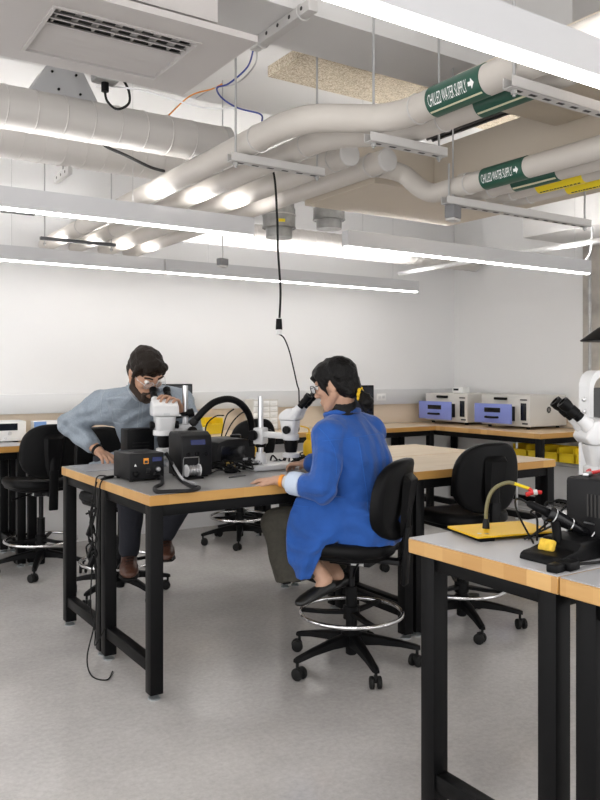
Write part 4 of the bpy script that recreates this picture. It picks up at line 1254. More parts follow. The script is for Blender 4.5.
MB().tube([h0 + hd_ * 0.06, h0 + hd_ * 0.085, h0 + V((-0.03, 0.08, 0.02)), h0 + V((0.03, 0.12, -0.03)), h0 + V((0.08, 0.11, -0.112))], 0.003, 8, smooth=7).build('lead', M['rubber'], t)

t = thing('power_unit', 'tall black power unit with vent slots at the right edge, behind the iron stand', 'power supply', (1.965, 1.325, TZ))
rbox((-0.165, -0.08, 0.006), (0.165, 0.08, 0.206), 0.012).build('case', M['charcoal'], t)
for k in range(6):
    MB().box((-0.166, -0.055 + 0.012 * k, 0.135), (0.003, 0.005, 0.06)).build('vent', M['slot'], t)
MB().cyl((-0.166, -0.062, 0.185), (-0.163, -0.062, 0.185), 0.006, n=12).build('screw', M['black_gloss'], t)
for s in (-1, 1):
    MB().box((s * 0.12, 0, 0.003), (0.03, 0.13, 0.006)).build('foot', M['rubber'], t)
MB().box((-0.03, 0, 0.212), (0.10, 0.05, 0.012), None, 0.003).build('top_clip', M['black'], t)
t = thing('plug_block', 'small black plug block near the corner seam of the right foreground bench', 'plug', (1.607, 1.262, TZ), 0.12)
MB().box((-0.022, 0.004, 0.010), (0.040, 0.032, 0.020), None, 0.004).build('body', M['black'], t)
MB().box((0.022, -0.006, 0.0115), (0.046, 0.036, 0.023), None, 0.005).build('socket', M['black'], t)
cord([V((1.652, 1.252, TZ + 0.012)), V((1.72, 1.255, TZ + 0.006)), V((1.78, 1.235, TZ + 0.006)), V((1.80, 1.17, TZ + 0.006))], 0.004, 'rubber', 'black lead leaving the small plug block')
for k, pp in enumerate(([(537, 519, 2.26), (531, 513, 2.26), (534, 510, 2.27), (546, 509, 2.28), (556, 513, 2.28), (562, 520, 2.26)], [(545, 505, 2.35), (552, 502, 2.35), (560, 500, 2.36), (566, 506, 2.34)])):
    base = atd(pp[-1][0] + 4, 545, 2.24)
    q0 = atd(pp[0][0], 500, pp[0][2] + 0.01)
    cord([V((q0.x, q0.y, TZ + 0.004))] + [atd(*q) for q in pp] + [V((base.x - 0.06, base.y + 0.10, TZ + 0.004))], 0.0032, 'rubber', ['black wire looping up left of the power unit', 'black wire arcing against the power unit'][k])
t = thing('cutters', 'red handled cutters lying on top of the power unit', 'cutters', (1.86, 1.37, TZ + 0.2065), 0.4)
for s in (-1, 1):
    MB().tube([(0.0, 0, 0.006), (0.03, s * 0.012, 0.007), (0.07, s * 0.016, 0.006)], 0.005, 8, smooth=4).build('handle', M['red'], t)
MB().box((-0.02, 0, 0.006), (0.045, 0.016, 0.010), None, 0.003).build('jaws', M['steel'], t)

# ------------------------------------------------------------------ rear benches
# ovens
def oven(y0, y1, label):
    cy = (y0 + y1) / 2; L = y1 - y0
    t = thing('bench_oven', label, 'oven', (5.745, cy, TZ), 0, 'bench top ovens')
    x0, x1 = -0.255, 0.255
    rbox((x0, -L / 2, 0.022), (x1, L / 2, 0.302), 0.010).build('case', M['oven'], t)
    for sx in (-1, 1):
        for sy in (-1, 1):
            MB().cyl((sx * 0.2, sy * (L / 2 - 0.06), 0), (sx * 0.2, sy * (L / 2 - 0.06), 0.023), 0.018, n=14).build('foot', M['rubber'], t)
    dy0, dy1 = -L / 2 + 0.135, L / 2 + 0.005
    dr = rbox((x0 - 0.085, dy0, 0.045), (x0 - 0.07, dy1, 0.222), 0.004).build('drawer_front', M['periwinkle'], t, label='periwinkle blue drawer front')
    MB().span((x0 - 0.07, dy0 + 0.03, 0.07), (x0, dy1 - 0.03, 0.20)).build('drawer_box', M['charcoal'], dr)
    MB().box((x0 - 0.0865, (dy0 + dy1) / 2, 0.165), (0.004, 0.19, 0.042), None, 0.001).build('window', M['black_gloss'], dr)
    hdl = MB().tube([(x0 - 0.085, (dy0 + dy1) / 2 - 0.07, 0.10), (x0 - 0.115, (dy0 + dy1) / 2 - 0.06, 0.10), (x0 - 0.115, (dy0 + dy1) / 2 + 0.06, 0.10), (x0 - 0.085, (dy0 + dy1) / 2 + 0.07, 0.10)], 0.010, 10).build('handle', M['black'], dr)
    MB().box((x0 - 0.01, (dy0 + dy1) / 2 - 0.03, 0.268), (0.022, 0.15, 0.024), None, 0.006).build('top_handle', M['black'], t)
    MB().box((x0 - 0.002, -L / 2 + 0.066, 0.155), (0.006, 0.062, 0.155), None, 0.002).build('control_screen', M['screen'], t)
    MB().box((x0 - 0.002, -L / 2 + 0.066, 0.262), (0.004, 0.075, 0.012)).build('name_strip', M['ink'], t)
    MB().box((x0 - 0.002, -L / 2 + 0.05, 0.05), (0.004, 0.06, 0.014)).build('switch_strip', M['ink'], t)
    MB().lathe((0.0, -L / 2 + 0.001, 0.17), (0, -1, 0), [(0.036, 0), (0.036, 0.003), (0.030, 0.004)], 28).build('fan_ring', M['oven'], t)
    fo = MB().lathe((0.0, -L / 2 - 0.002, 0.17), (0, -1, 0), [(0.029, 0), (0.029, 0.0025)], 24).build('fan_opening', M['slot'], t)
    for k in range(4):
        a = PI * k / 4
        MB().box((0.0, -L / 2 - 0.005, 0.17), (0.056, 0.002, 0.003), Euler((0, a, 0))).build('fan_guard', M['steel'], fo)
    return t
oven(4.66, 5.235, 'nearer putty-coloured bench oven with a blue drawer, showing its round fan')
oven(5.415, 6.005, 'farther putty-coloured bench oven with a blue drawer, next to the corner')
q = atX(461, 392, 5.72)
t = thing('meter_box', 'small white meter standing on top of the farther oven', 'meter', (5.72, q.y, TZ + 0.302), 0.0)
MB().box((0, 0, 0.03), (0.10, 0.15, 0.06), None, 0.008).build('case', M['paper'], t)
MB().box((-0.05, 0.02, 0.035), (0.004, 0.07, 0.02)).build('display', M['screen'], t)

# wire rack with yellow bins under the right bench
rk = thing('wire_rack', 'chrome wire rack under and beside the right wall bench', 'rack', (5.80, 4.35, 0))
for sx in (-0.2, 0.2):
    for sy in (-0.55, 0.55):
        MB().cyl((sx, sy, 0), (sx, sy, 0.75), 0.012, n=12).build('post', M['steel'], rk)
for z in (0.14, 0.565):
    mb = MB()
    sh = MB()
    for k in range(25):
        y = -0.54 + 1.08 * k / 24
        sh.cyl((-0.2, y, z), (0.2, y, z), 0.003, n=6)
    for x in (-0.2, 0.2):
        sh.cyl((x, -0.55, z - 0.004), (x, 0.55, z - 0.004), 0.005, n=8).cyl((x, -0.55, z - 0.03), (x, 0.55, z - 0.03), 0.004, n=8)
    for y in (-0.55, 0.55):
        sh.cyl((-0.2, y, z - 0.004), (0.2, y, z - 0.004), 0.005, n=8)
    sh.build('wire_shelf', M['steel'], rk, kind='stuff')
def bin_(loc, rz, s, label, grp='yellow storage bins'):
    t = thing('storage_bin', label, 'storage bin', loc, rz, grp)
    w_, d_, h_ = s
    mb = MB()
    th = 0.004
    mb.span((-w_ / 2, -d_ / 2, 0), (w_ / 2, d_ / 2, th))
    mb.span((-w_ / 2, -d_ / 2, th), (-w_ / 2 + th, d_ / 2, h_)).span((w_ / 2 - th, -d_ / 2, th), (w_ / 2, d_ / 2, h_))
    mb.span((-w_ / 2, d_ / 2 - th, th), (w_ / 2, d_ / 2, h_)).span((-w_ / 2, -d_ / 2, th), (w_ / 2, -d_ / 2 + th, h_ * 0.6))
    mb.build('tray', M['yellow_bin'], t)
    MB().box((0, -d_ / 2 - 0.006, h_ * 0.6), (w_, 0.014, 0.012), None, 0.004).build('lip', M['yellow_bin'], t)
    return t
spots = [(5.70, 4.00), (5.70, 4.17), (5.70, 4.34), (5.70, 4.51), (5.70, 4.68), (5.70, 4.85)]
labs = ['nearest yellow bin on the wire rack', 'second nearest yellow bin on the wire rack', 'third yellow bin along the wire rack', 'fourth yellow bin along the wire rack', 'second farthest yellow bin on the wire rack', 'farthest yellow bin on the wire rack']
for (x, y), lb in zip(spots, labs):
    bin_((x, y, 0.5685), -PI / 2, (0.155, 0.24, 0.125), lb)
# yellow bins and instruments on the back bench
bin_(V((2.92, 5.83, TZ)), 0.2, (0.20, 0.16, 0.13), 'wide yellow bin on the rear bench, seen under the hose arch', 'yellow bins on the rear bench')
bin_(V((2.72, 5.80, TZ)), -0.2, (0.12, 0.12, 0.08), 'small yellow bin on the rear bench left of the hose arch', 'yellow bins on the rear bench')
t = thing('paper_roll', 'white roll on the rear bench between the yellow bins', 'roll', (2.80, 5.70, TZ))
MB().lathe((0, 0, 0), (0, 0, 1), [(0.035, 0), (0.036, 0.002), (0.036, 0.06), (0.034, 0.062)], 24).build('roll', M['paper'], t)
MB().cyl((0, 0, 0.0621), (0, 0, 0.063), 0.012, n=16).build('core', M['oven'], t)

t = thing('parts_cabinet', 'cream parts cabinet with small drawers on the rear bench', 'cabinet', (3.52, 5.97, TZ))
rbox((-0.13, -0.07, 0), (0.13, 0.07, 0.27), 0.004).build('case', M['oven'], t)
for i in range(5):
    for j in range(3):
        dr = MB().box((-0.082 + 0.082 * j, -0.072, 0.035 + 0.050 * i), (0.074, 0.008, 0.043), None, 0.002).build('drawer', M['paper'], t)
        MB().box((-0.082 + 0.082 * j, -0.079, 0.030 + 0.050 * i), (0.03, 0.008, 0.006)).build('pull', M['raceway'], dr)
MB().box((-0.06, 0, 0.275), (0.10, 0.10, 0.010), None, 0.003).build('tray', M['raceway'], t)

def monitor(x0, x1, y, z0, z1, rz, label):
    t = thing('monitor', label, 'monitor', ((x0 + x1) / 2, y, TZ), rz, 'monitors on the rear bench')
    w_ = x1 - x0
    rbox((-w_ / 2, -0.018, z0 - TZ), (w_ / 2, 0.018, z1 - TZ), 0.006).build('housing', M['black'], t)
    MB().box((0, -0.0185, (z0 + z1) / 2 - TZ + 0.006), (w_ - 0.024, 0.002, z1 - z0 - 0.04)).build('screen', M['screen'], t)
    MB().box((0, 0.03, (z0 - TZ + 0.06) / 2 + 0.01), (0.06, 0.02, z0 - TZ + 0.06)).build('stand', M['black'], t)
    MB().box((0, 0.01, 0.006), (0.22, 0.16, 0.012), None, 0.004).build('stand_base', M['black'], t)
    return t
monitor(2.36, 2.80, 5.88, 0.93, 1.247, 0.0, 'black monitor on the rear bench, its edge showing beside the man\'s shoulder')
monitor(4.28, 4.735, 5.92, 0.93, 1.222, 0.0, 'black monitor on the rear bench, peeping out behind the woman\'s hair')
# bench supply at far left and a card box
t = thing('bench_instrument', 'white bench instrument with a dark strip display at the far left', 'instrument', (1.22, 5.95, TZ))
rbox((-0.245, -0.10, 0.008), (0.245, 0.10, 0.150), 0.005).build('case', M['paper'], t)
MB().box((-0.02, -0.101, 0.110), (0.41, 0.004, 0.050)).build('display', M['screen'], t)
for k in range(7):
    MB().lathe((-0.2 + 0.05 * k, -0.100, 0.03), (0, -1, 0), [(0.009, 0), (0.009, 0.010), (0.006, 0.013)], 14).build('terminal', M['red'] if k in (4, 5) else M['raceway'], t)
for k in range(4):
    MB().lathe((-0.17 + 0.10 * k, -0.100, 0.065), (0, -1, 0), [(0.014, 0), (0.013, 0.014)], 18).build('knob', M['raceway'], t)
for s in (-1, 1):
    MB().box((s * 0.18, 0, 0.004), (0.03, 0.16, 0.008)).build('foot', M['rubber'], t)
t = thing('card_box', 'long white carton with a blue end on the rear bench, just above the empty chair', 'box', (1.72, 6.0, TZ))
rbox((-0.17, -0.06, 0), (0.17, 0.06, 0.138), 0.002).build('carton', M['paper'], t)
MB().box((-0.13, -0.0605, 0.09), (0.09, 0.002, 0.092)).build('blue_panel', M['light_blue'], t, label='light blue end panel')
t = thing('tape_dispenser', 'small black dispenser lying on top of the long white carton', 'dispenser', (1.80, 6.0, TZ + 0.138))
MB().box((0, 0, 0.012), (0.10, 0.04, 0.022), None, 0.006).build('body', M['black'], t)
MB().cyl((-0.01, -0.015, 0.032), (-0.01, 0.015, 0.032), 0.014, n=18).build('roll', M['grey_cable'], t)
# ================================================================== PEOPLE
M['skin_w'] = mat('skin_light', (0.48, 0.285, 0.195), 0.5, var=(30, 0.06))
M['skin_m'] = mat('skin_olive', (0.44, 0.25, 0.165), 0.5, var=(30, 0.06))
M['hair_black'] = mat('hair_black', (0.004, 0.0035, 0.0035), 0.45, spec=0.22, bump=(140, 0.6))
M['hair_brown'] = mat('hair_dark_brown', (0.012, 0.0075, 0.005), 0.5, spec=0.2, bump=(120, 0.7))
M['beard'] = mat('beard_brown', (0.035, 0.021, 0.014), 0.75, bump=(260, 0.8))
M['coat'] = mat('blue_coat_cloth', (0.010, 0.078, 0.335), 0.8, bump=(20, 0.7), var=(9, 0.14), sheen=0.2)
M['seam'] = mat('blue_seam', (0.022, 0.12, 0.45), 0.8)
M['cuff'] = mat('pale_blue_cuff', (0.52, 0.60, 0.72), 0.8, bump=(60, 0.3))
M['olive_cloth'] = mat('olive_grey_cloth', (0.034, 0.031, 0.023), 0.85, bump=(26, 0.5), var=(60, 0.15))
M['shirt'] = mat('grey_blue_shirt', (0.245, 0.285, 0.33), 0.8, bump=(24, 0.9), var=(120, 0.10))
M['shirt_seam'] = mat('shirt_seam', (0.33, 0.375, 0.42), 0.85)
M['navy'] = mat('navy_trousers', (0.012, 0.013, 0.020), 0.85, bump=(30, 0.4))
M['brown_leather'] = mat('brown_leather', (0.085, 0.035, 0.022), 0.35, bump=(60, 0.2))
M['black_leather'] = mat('black_leather', (0.010, 0.010, 0.010), 0.28, bump=(80, 0.1))
M['black_knit'] = mat('black_knit', (0.010, 0.010, 0.011), 0.9, bump=(160, 0.5))
M['eye'] = mat('eye_white', (0.75, 0.73, 0.70), 0.2)
M['iris'] = mat('iris_dark', (0.02, 0.012, 0.008), 0.1)
M['yellow_cloth'] = mat('yellow_cloth', (0.80, 0.50, 0.02), 0.8, bump=(60, 0.5))
M['clear'] = mat('spectacle_lens', (0.95, 0.97, 1.0), 0.03, trans=0.92, ior=1.05)

def frame(fwd, up=(0, 0, 1)):
    f = V(fwd).normalized()
    r = f.cross(V(up)).normalized()
    u = r.cross(f)
    return Matrix((r, f, u)).transposed()

class Head:
    """local axes: x to the figure's right, y out of the face, z to the crown"""
    def __init__(self, c, fwd, up=(0, 0, 1), s=1.0):
        self.c, self.R, self.s = V(c), frame(fwd, up), s
    def p(self, x, y, z):
        return self.c + self.R @ (V((x, y, z)) * self.s)
    def ball(self, mb, c, r):
        mb.ball(self.p(*c), [k * self.s for k in r], self.R)
    def cap(self, mb, a, ra, b, rb):
        mb.cap(self.p(*a), ra * self.s, self.p(*b), rb * self.s)
    def sculpt(self, mb, female=False):
        self.ball(mb, (0, -0.012, 0.035), (0.074, 0.094, 0.086))
        self.ball(mb, (0, 0.022, -0.010), (0.068, 0.068, 0.085))
        self.ball(mb, (0, 0.034, -0.055), (0.052, 0.054, 0.055))
        self.ball(mb, (0, 0.066, -0.096), (0.024, 0.022, 0.020))
        for k in (-1, 1):
            self.cap(mb, (k * 0.060, -0.005, -0.045), 0.020, (k * 0.022, 0.060, -0.094), 0.019)
            self.ball(mb, (k * 0.042, 0.062, -0.018), (0.022, 0.018, 0.018))
            self.cap(mb, (k * 0.012, 0.086, 0.030), 0.009, (k * 0.046, 0.070, 0.030), 0.009)
            self.ball(mb, (k * 0.076, -0.012, -0.008), (0.009, 0.020, 0.031))
            self.ball(mb, (k * 0.080, -0.016, 0.004), (0.006, 0.018, 0.020))
            self.ball(mb, (k * 0.013, 0.098, -0.030), (0.009, 0.010, 0.008))
        self.cap(mb, (0, 0.084, 0.022), 0.009, (0, 0.106, -0.024), 0.0115)
        self.cap(mb, (-0.018, 0.083, -0.060), 0.007, (0.018, 0.083, -0.060), 0.007)
        self.cap(mb, (-0.014, 0.082, -0.071), 0.008, (0.014, 0.082, -0.071), 0.008)
    def eyes(self, par):
        for k in (-1, 1):
            e = MB().ball(self.p(k * 0.031, 0.073, 0.010), 0.0135 * self.s).build('eye', M['eye'], par)
            d = (self.R @ V((0, 1, -0.15))).normalized()
            MB().ball(self.p(k * 0.031, 0.073, 0.010) + d * 0.0095 * self.s, 0.0062 * self.s).build('iris', M['iris'], e)
    def spectacles(self, par, m='black'):
        g = MB()
        for k in (-1, 1):
            pts = [self.p(k * 0.034 + x, 0.103 - 0.25 * abs(x + k * 0.0) * 0.2, 0.006 + z) for x, z in rrect(0.050, 0.036, 0.014, 4)]
            g.tube(pts, 0.0018, 6, closed=True)
            g.tube([self.p(k * 0.059, 0.101, 0.012), self.p(k * 0.076, 0.06, 0.012), self.p(k * 0.081, -0.005, 0.014), self.p(k * 0.080, -0.03, 0.0)], 0.0018, 6)
        g.tube([self.p(-0.010, 0.104, 0.010), self.p(0, 0.107, 0.014), self.p(0.010, 0.104, 0.010)], 0.0018, 6)
        gl = g.build('spectacles', M[m], par)
        for k in (-1, 1):
            MB().loft([[self.p(k * 0.034 + x, 0.1025, 0.006 + z) for x, z in rrect(0.048, 0.034, 0.013, 4)], [self.p(k * 0.034 + x, 0.1035, 0.006 + z) for x, z in rrect(0.048, 0.034, 0.013, 4)]]).build('lens', M['clear'], gl)

def hand(mb, wrist, knuckle_dir, back, thumb_side, size=1.0, curl=(0.5, 0.5, 0.4), spread=0.10, thumb_out=0.8):
    """palm with four separate fingers and a side thumb. back = out of the back of the hand, thumb_side = +1 if
    the thumb lies along d x back, else -1"""
    d = V(knuckle_dir).normalized()
    n = V(back); n = (n - d * n.dot(d)).normalized()
    w_ = d.cross(n) * thumb_side            # towards the thumb
    W = V(wrist); k = size
    lens = ((0.036, 0.024, 0.019), (0.040, 0.027, 0.020), (0.037, 0.025, 0.019), (0.029, 0.020, 0.017))
    offs = (0.034, 0.0115, -0.0115, -0.033)
    reach = (0.084, 0.088, 0.083, 0.075)
    mb.cap(W - d * 0.02, 0.022 * k, W + d * 0.02 * k, 0.021 * k)
    for i in range(4):
        kn = W + d * (reach[i] * k) + w_ * (offs[i] * k)
        mb.cap(W + d * 0.012 * k + w_ * (offs[i] * 0.55 * k), 0.0145 * k, kn - d * 0.006 * k, 0.0112 * k, 10)
        p = kn
        a = 0.0
        base = (d + w_ * (spread * (1.5 - i) / 1.5)).normalized()
        rr = (0.0094, 0.0084, 0.0076, 0.0066)
        for j in range(3):
            a += curl[j] * (1.0 + 0.10 * i)
            q = p + (base * math.cos(a) - n * math.sin(a)) * (lens[i][j] * k)
            mb.cap(p, rr[j] * k, q, rr[j + 1] * k, 10)
            p = q
    # thumb from the side of the palm near its base
    t0 = W + d * 0.022 * k + w_ * 0.024 * k - n * 0.004 * k
    t1 = t0 + (d * 0.72 + w_ * thumb_out - n * 0.25).normalized() * 0.042 * k
    t2 = t1 + (d * 0.95 + w_ * 0.20 - n * 0.30).normalized() * 0.030 * k
    t3 = t2 + (d * 1.0 - w_ * 0.10 - n * 0.45).normalized() * 0.024 * k
    mb.cap(t0, 0.0155 * k, t1, 0.0112 * k, 10); mb.cap(t1, 0.0106 * k, t2, 0.0096 * k, 10); mb.cap(t2, 0.0096 * k, t3, 0.0078 * k, 10)

def torso(mb, st, n=28):
    """st: (centre, half width, half depth, left axis, front axis)"""
    rings = []
    for (c, a, b, l, f) in st:
        l, f = V(l).normalized(), V(f).normalized()
        ring = []
        for i in range(n):
            t = 2 * PI * i / n
            x, y = math.cos(t), math.sin(t)
            x = math.copysign(abs(x) ** 0.85, x); y = math.copysign(abs(y) ** 0.85, y)
            ring.append(V(c) + l * (a * x) + f * (b * y))
        rings.append(ring)
    mb.loft(rings)

def rumple(amount, scale, seed=0.0):
    def f(co):
        return co + noise.noise_vector(co * scale + V((seed, seed * 2, 0))) * amount
    return f

def shift(mb, root):
    for v in mb.bm.verts: v.co -= root
    return mb
def shoe(mb, heel, toe, w=0.042, h=0.05):
    heel, toe = V(heel), V(toe)
    d = (toe - heel); L = d.length; d.normalize()
    s = d.cross(V((0, 0, 1))).normalized(); u = s.cross(d)
    rings = []
    for (t, ww, z0, z1) in ((-0.02, 0.55, 0.006, 0.9), (0.0, 0.78, 0, 1.15), (0.15, 0.86, 0, 1.2), (0.4, 0.84, 0, 1.0), (0.6, 1.0, 0, 0.82), (0.8, 0.98, 0, 0.66), (0.94, 0.72, 0, 0.5), (1.0, 0.35, 0.004, 0.34)):
        ring = []
        for i in range(16):
            a = 2 * PI * i / 16
            x = math.cos(a); z = math.sin(a)
            zz = z0 + (z1 * h) * (0.5 + 0.5 * z) if z > 0 else z0 + (z1 * h) * 0.5 * (1 + z * 1.0)
            ring.append(heel + d * (t * L) + s * (w * ww * math.copysign(abs(x) ** 0.75, x)) + u * zz)
        rings.append(ring)
    mb.loft(rings)

# ------------------------------------------------------------------ the woman
def build_woman():
    root = V((2.16, 2.85, 0.0))
    t = thing('person', 'seated woman in a long blue coat with black hair tied low', 'person', root)
    tf = V((-0.254, 0.967, 0)); tl = V((-0.967, -0.254, 0))
    hf = V((-0.449, 0.893, 0)); hl = V((-0.893, -0.449, 0))
    pelvis = V((2.185, 2.800, 0.665))
    neck = atd(342, 414, 3.60)
    S = atd(350, 433, 3.585)
    chest = atd(355, 458, 3.575)
    waist = atd(360, 495, 3.57)
    SL, SR = S + tl * 0.150, S - tl * 0.150
    EL = atd(324, 489, 3.36); WL = atd(280, 480.5, 3.455)
    ER = SR + V((0.02, 0.13, -0.22)); WR = V((2.16, 3.24, TZ + 0.045))
    HL, HR = pelvis + hl * 0.085, pelvis - hl * 0.085
    KL, KR = atd(278, 524, 3.56), atd(296, 521, 3.83)
    AL, AR = atd(325, 580, 3.42), atd(337, 575, 3.56)
    head = Head(atd(335.5, 385, 3.56), Matrix.Rotation(math.radians(66), 3, 'Z') @ FWD + V((0, 0, -0.30)), s=0.98)
    # body: one continuous skin
    b = MB()
    head.sculpt(b, True)
    b.cap(head.p(0, -0.025, -0.06), 0.050, neck - V((0, 0, 0.03)), 0.055)
    st = [(pelvis - V((0, 0, 0.06)), 0.15, 0.11, hl, hf), (pelvis + V((0, 0, 0.05)), 0.155, 0.11, hl, hf), (waist, 0.125, 0.095, tl, tf), (chest, 0.145, 0.105, tl, tf), (S, 0.150, 0.09, tl, tf), (neck, 0.06, 0.055, tl, tf)]
    torso(b, st)
    for (s, e, w_) in ((SL, EL, WL), (SR, ER, WR)):
        b.cap(s, 0.047, e, 0.038); b.cap(e, 0.038, w_, 0.025)
    for (h, k, a) in ((HL, KL, AL), (HR, KR, AR)):
        b.cap(h, 0.080, k, 0.056); b.cap(k, 0.055, a, 0.034)
    hdir = atd(250, 476, 3.53) - WL; hdir.z = -0.006
    hand(b, WL + hdir.normalized() * 0.012, hdir, V((0.25, -0.45, 1)), -1, 0.98, (0.45, 0.6, 0.5))
    hand(b, WR, V((-0.2, 1, -0.1)), V((0, 0, 1)), 1, 0.92, (0.4, 0.5, 0.4))
    toe_l, heel_l = atd(297, 607, 3.345), atd(333, 591, 3.44)
    toe_r, heel_r = atd(324, 592, 3.50), atd(348, 585, 3.60)
    b.cap(AL, 0.033, heel_l * 0.6 + toe_l * 0.4 + V((0, 0, 0.025)), 0.026)
    b.cap(AR, 0.033, heel_r * 0.6 + toe_r * 0.4 + V((0, 0, 0.025)), 0.026)
    body = shift(b, root).build('body', M['skin_w'], t, voxel=0.0045, smooth_it=2)
    loc_ = Head(head.c - root, (0, 1, 0)); loc_.R = head.R; loc_.s = head.s
    h = loc_
    h.eyes(t)
    h.spectacles(t)
    # hair
    m = MB()
    h.ball(m, (0, -0.022, 0.042), (0.083, 0.100, 0.090))
    h.ball(m, (0, -0.055, -0.005), (0.076, 0.062, 0.085))
    h.ball(m, (0, 0.018, 0.062), (0.076, 0.080, 0.062))
    h.cap(m, (-0.035, 0.078, 0.055), 0.020, (0.035, 0.078, 0.055), 0.020)
    for k in (-1, 1):
        h.cap(m, (k * 0.062, 0.045, 0.060), 0.022, (k * 0.075, 0.035, 0.005), 0.014)
        h.cap(m, (k * 0.074, 0.035, 0.010), 0.013, (k * 0.074, 0.022, -0.040), 0.006)
        h.cap(m, (k * 0.070, -0.030, 0.01), 0.024, (k * 0.045, -0.075, -0.055), 0.022)
    h.cap(m, (0, -0.075, -0.02), 0.050, (0, -0.098, -0.062), 0.026)
    h.cap(m, (0, -0.100, -0.070), 0.022, (0.003, -0.120, -0.105), 0.034)
    h.ball(m, (0.002, -0.124, -0.118), (0.038, 0.036, 0.034))
    h.cap(m, (0.012, -0.130, -0.125), 0.022, (0.02, -0.128, -0.160), 0.009)
    h.cap(m, (-0.012, -0.120, -0.125), 0.020, (-0.018, -0.112, -0.158), 0.008)
    m.build('hair', M['hair_black'], t, voxel=0.005, smooth_it=3, post=rumple(0.006, 38))
    m = MB()
    c0 = h.p(0, -0.104, -0.074); ax = (h.R @ V((0, -1, -0.4))).normalized()
    x = ax.orthogonal().normalized(); y = ax.cross(x)
    ring = [c0 + (x * math.cos(a) + y * math.sin(a)) * (0.024 + 0.004 * math.sin(7 * a)) for a in [2 * PI * i / 40 for i in range(40)]]
    m.tube(ring, 0.0075, 8, closed=True).build('hair_tie', M['yellow_cloth'], t)
    # roll collar
    m = MB()
    nb = neck - root
    a0, a1 = nb + V((0, 0, 0.0)), h.p(0, -0.022, -0.085)
    m.cap(a0, 0.064, a0 * 0.35 + a1 * 0.65, 0.058)
    m.build('roll_collar', M['black_knit'], t, voxel=0.005, smooth_it=3)
    # trousers
    m = MB()
    torso(m, [(pelvis - V((0, 0, 0.085)) + hf * 0.02, 0.15, 0.115, hl, hf), (pelvis + V((0, 0, 0.0)) + hf * 0.02, 0.155, 0.115, hl, hf), (pelvis + V((0, 0, 0.07)) + hf * 0.03, 0.12, 0.09, hl, hf)])
    m.cap(HL, 0.088, KL, 0.080); m.cap(HR, 0.088, KR, 0.078)
    hemL = atd(300, 578, 3.46); hemR = atd(332, 571, 3.62)
    def leg_drape(k, hem, ra, rb, rbz):
        rings = []
        for i in range(7):
            q = i / 6
            c = k.lerp(hem, q)
            rr = ra + (rb - ra) * q
            ring = []
            for j in range(26):
                a = 2 * PI * j / 26
                f = 1 + 0.05 * math.sin(5 * a + i) * q
                ring.append(c + RGT * (rr * f * math.cos(a)) + FWD * ((ra + (rbz - ra) * q) * f * math.sin(a)) + V((0, 0, 0.02 * q * math.cos(a))))
            rings.append(ring)
        m.loft(rings)
    leg_drape(KL - V((0, 0, 0.01)), hemL, 0.074, 0.108, 0.070)
    leg_drape(KR - V((0, 0, 0.01)), hemR, 0.074, 0.072, 0.065)
    shift(m, root).build('trousers', M['olive_cloth'], t, voxel=0.007, smooth_it=3, post=rumple(0.006, 14, 3))
    # coat
    m = MB()
    torso(m, [(pelvis + V((0, 0, -0.088)) - hf * 0.02, 0.180, 0.145, hl, hf), (pelvis + V((0, 0, -0.045)) - hf * 0.02, 0.190, 0.152, hl, hf), (pelvis + V((0, 0, 0.05)) - hf * 0.01, 0.190, 0.152, hl, hf), (waist, 0.176, 0.142, tl, tf), (chest + V((0, 0, 0.0)), 0.188, 0.140, tl, tf), (S - V((0, 0, 0.01)), 0.185, 0.118, tl, tf), (S * 0.45 + neck * 0.55, 0.125, 0.092, tl, tf), (neck + V((0, 0, 0.012)), 0.078, 0.072, tl, tf)])
    m.cap(SL, 0.078, EL, 0.064); m.cap(EL, 0.066, WL.lerp(EL, 0.66), 0.062)
    m.cap(EL + V((0, 0, -0.02)), 0.055, EL.lerp(SL, 0.4), 0.066)
    m.cap(SL, 0.076, neck - V((0, 0, 0.035)), 0.066); m.cap(SR, 0.076, neck - V((0, 0, 0.035)), 0.066)
    m.cap(SR, 0.078, ER, 0.062); m.cap(ER, 0.062, WR.lerp(ER, 0.15), 0.050)
    # skirt of the coat hanging over the near thigh
    rows = ((497, 296, 352, 3.42), (512, 290, 360, 3.405), (528, 288, 358, 3.40), (540, 287, 340, 3.395), (552, 287, 322, 3.39), (566, 288, 316, 3.385), (579, 289, 311, 3.385))
    rings = []
    for (v, u0, u1, d) in rows:
        a0, a1 = atd(u0, v, d + 0.05), atd(u1, v, d - 0.01)
        mid = (a0 + a1) / 2 - FWD * 0.02
        ring = []
        N = 9
        for i in range(N):
            q = i / (N - 1)
            p = a0.lerp(a1, q) - FWD * (0.035 * math.sin(PI * q) + 0.006 * math.sin(9 * q + v * 0.05))
            ring.append(p)
        for i in range(N - 1, -1, -1):
            q = i / (N - 1)
            p = a0.lerp(a1, q) - FWD * (0.035 * math.sin(PI * q) + 0.006 * math.sin(9 * q + v * 0.05)) + FWD * 0.026
            ring.append(p)
        rings.append(ring)
    m.loft(rings)
    # tail of the coat over the seat
    m.cap(atd(330, 528, 3.46), 0.046, atd(372, 528, 3.52), 0.054)
    shift(m, root)
    def coat_folds(co):
        n1 = noise.noise(co * 6 + V((3, 1, 7)))
        k1 = math.sin(co.z * 62 + co.x * 34 + 5.0 * n1)
        k2 = math.sin(co.x * 70 - co.z * 26 + co.y * 40 + 4.0 * noise.noise(co * 5))
        w1 = max(0.0, noise.noise(co * 4 + V((9, 2, 5))) + 0.25)
        return co + noise.noise_vector(co * 9 + V((1, 2, 0))) * 0.012 + (-FWD) * (0.012 * w1 * k1 + 0.005 * (1 - w1) * k2)
    ct = m.build('coat', M['coat'], t, voxel=0.0055, smooth_it=2, post=coat_folds)
    # collar of the coat
    m = MB()
    cpts = []
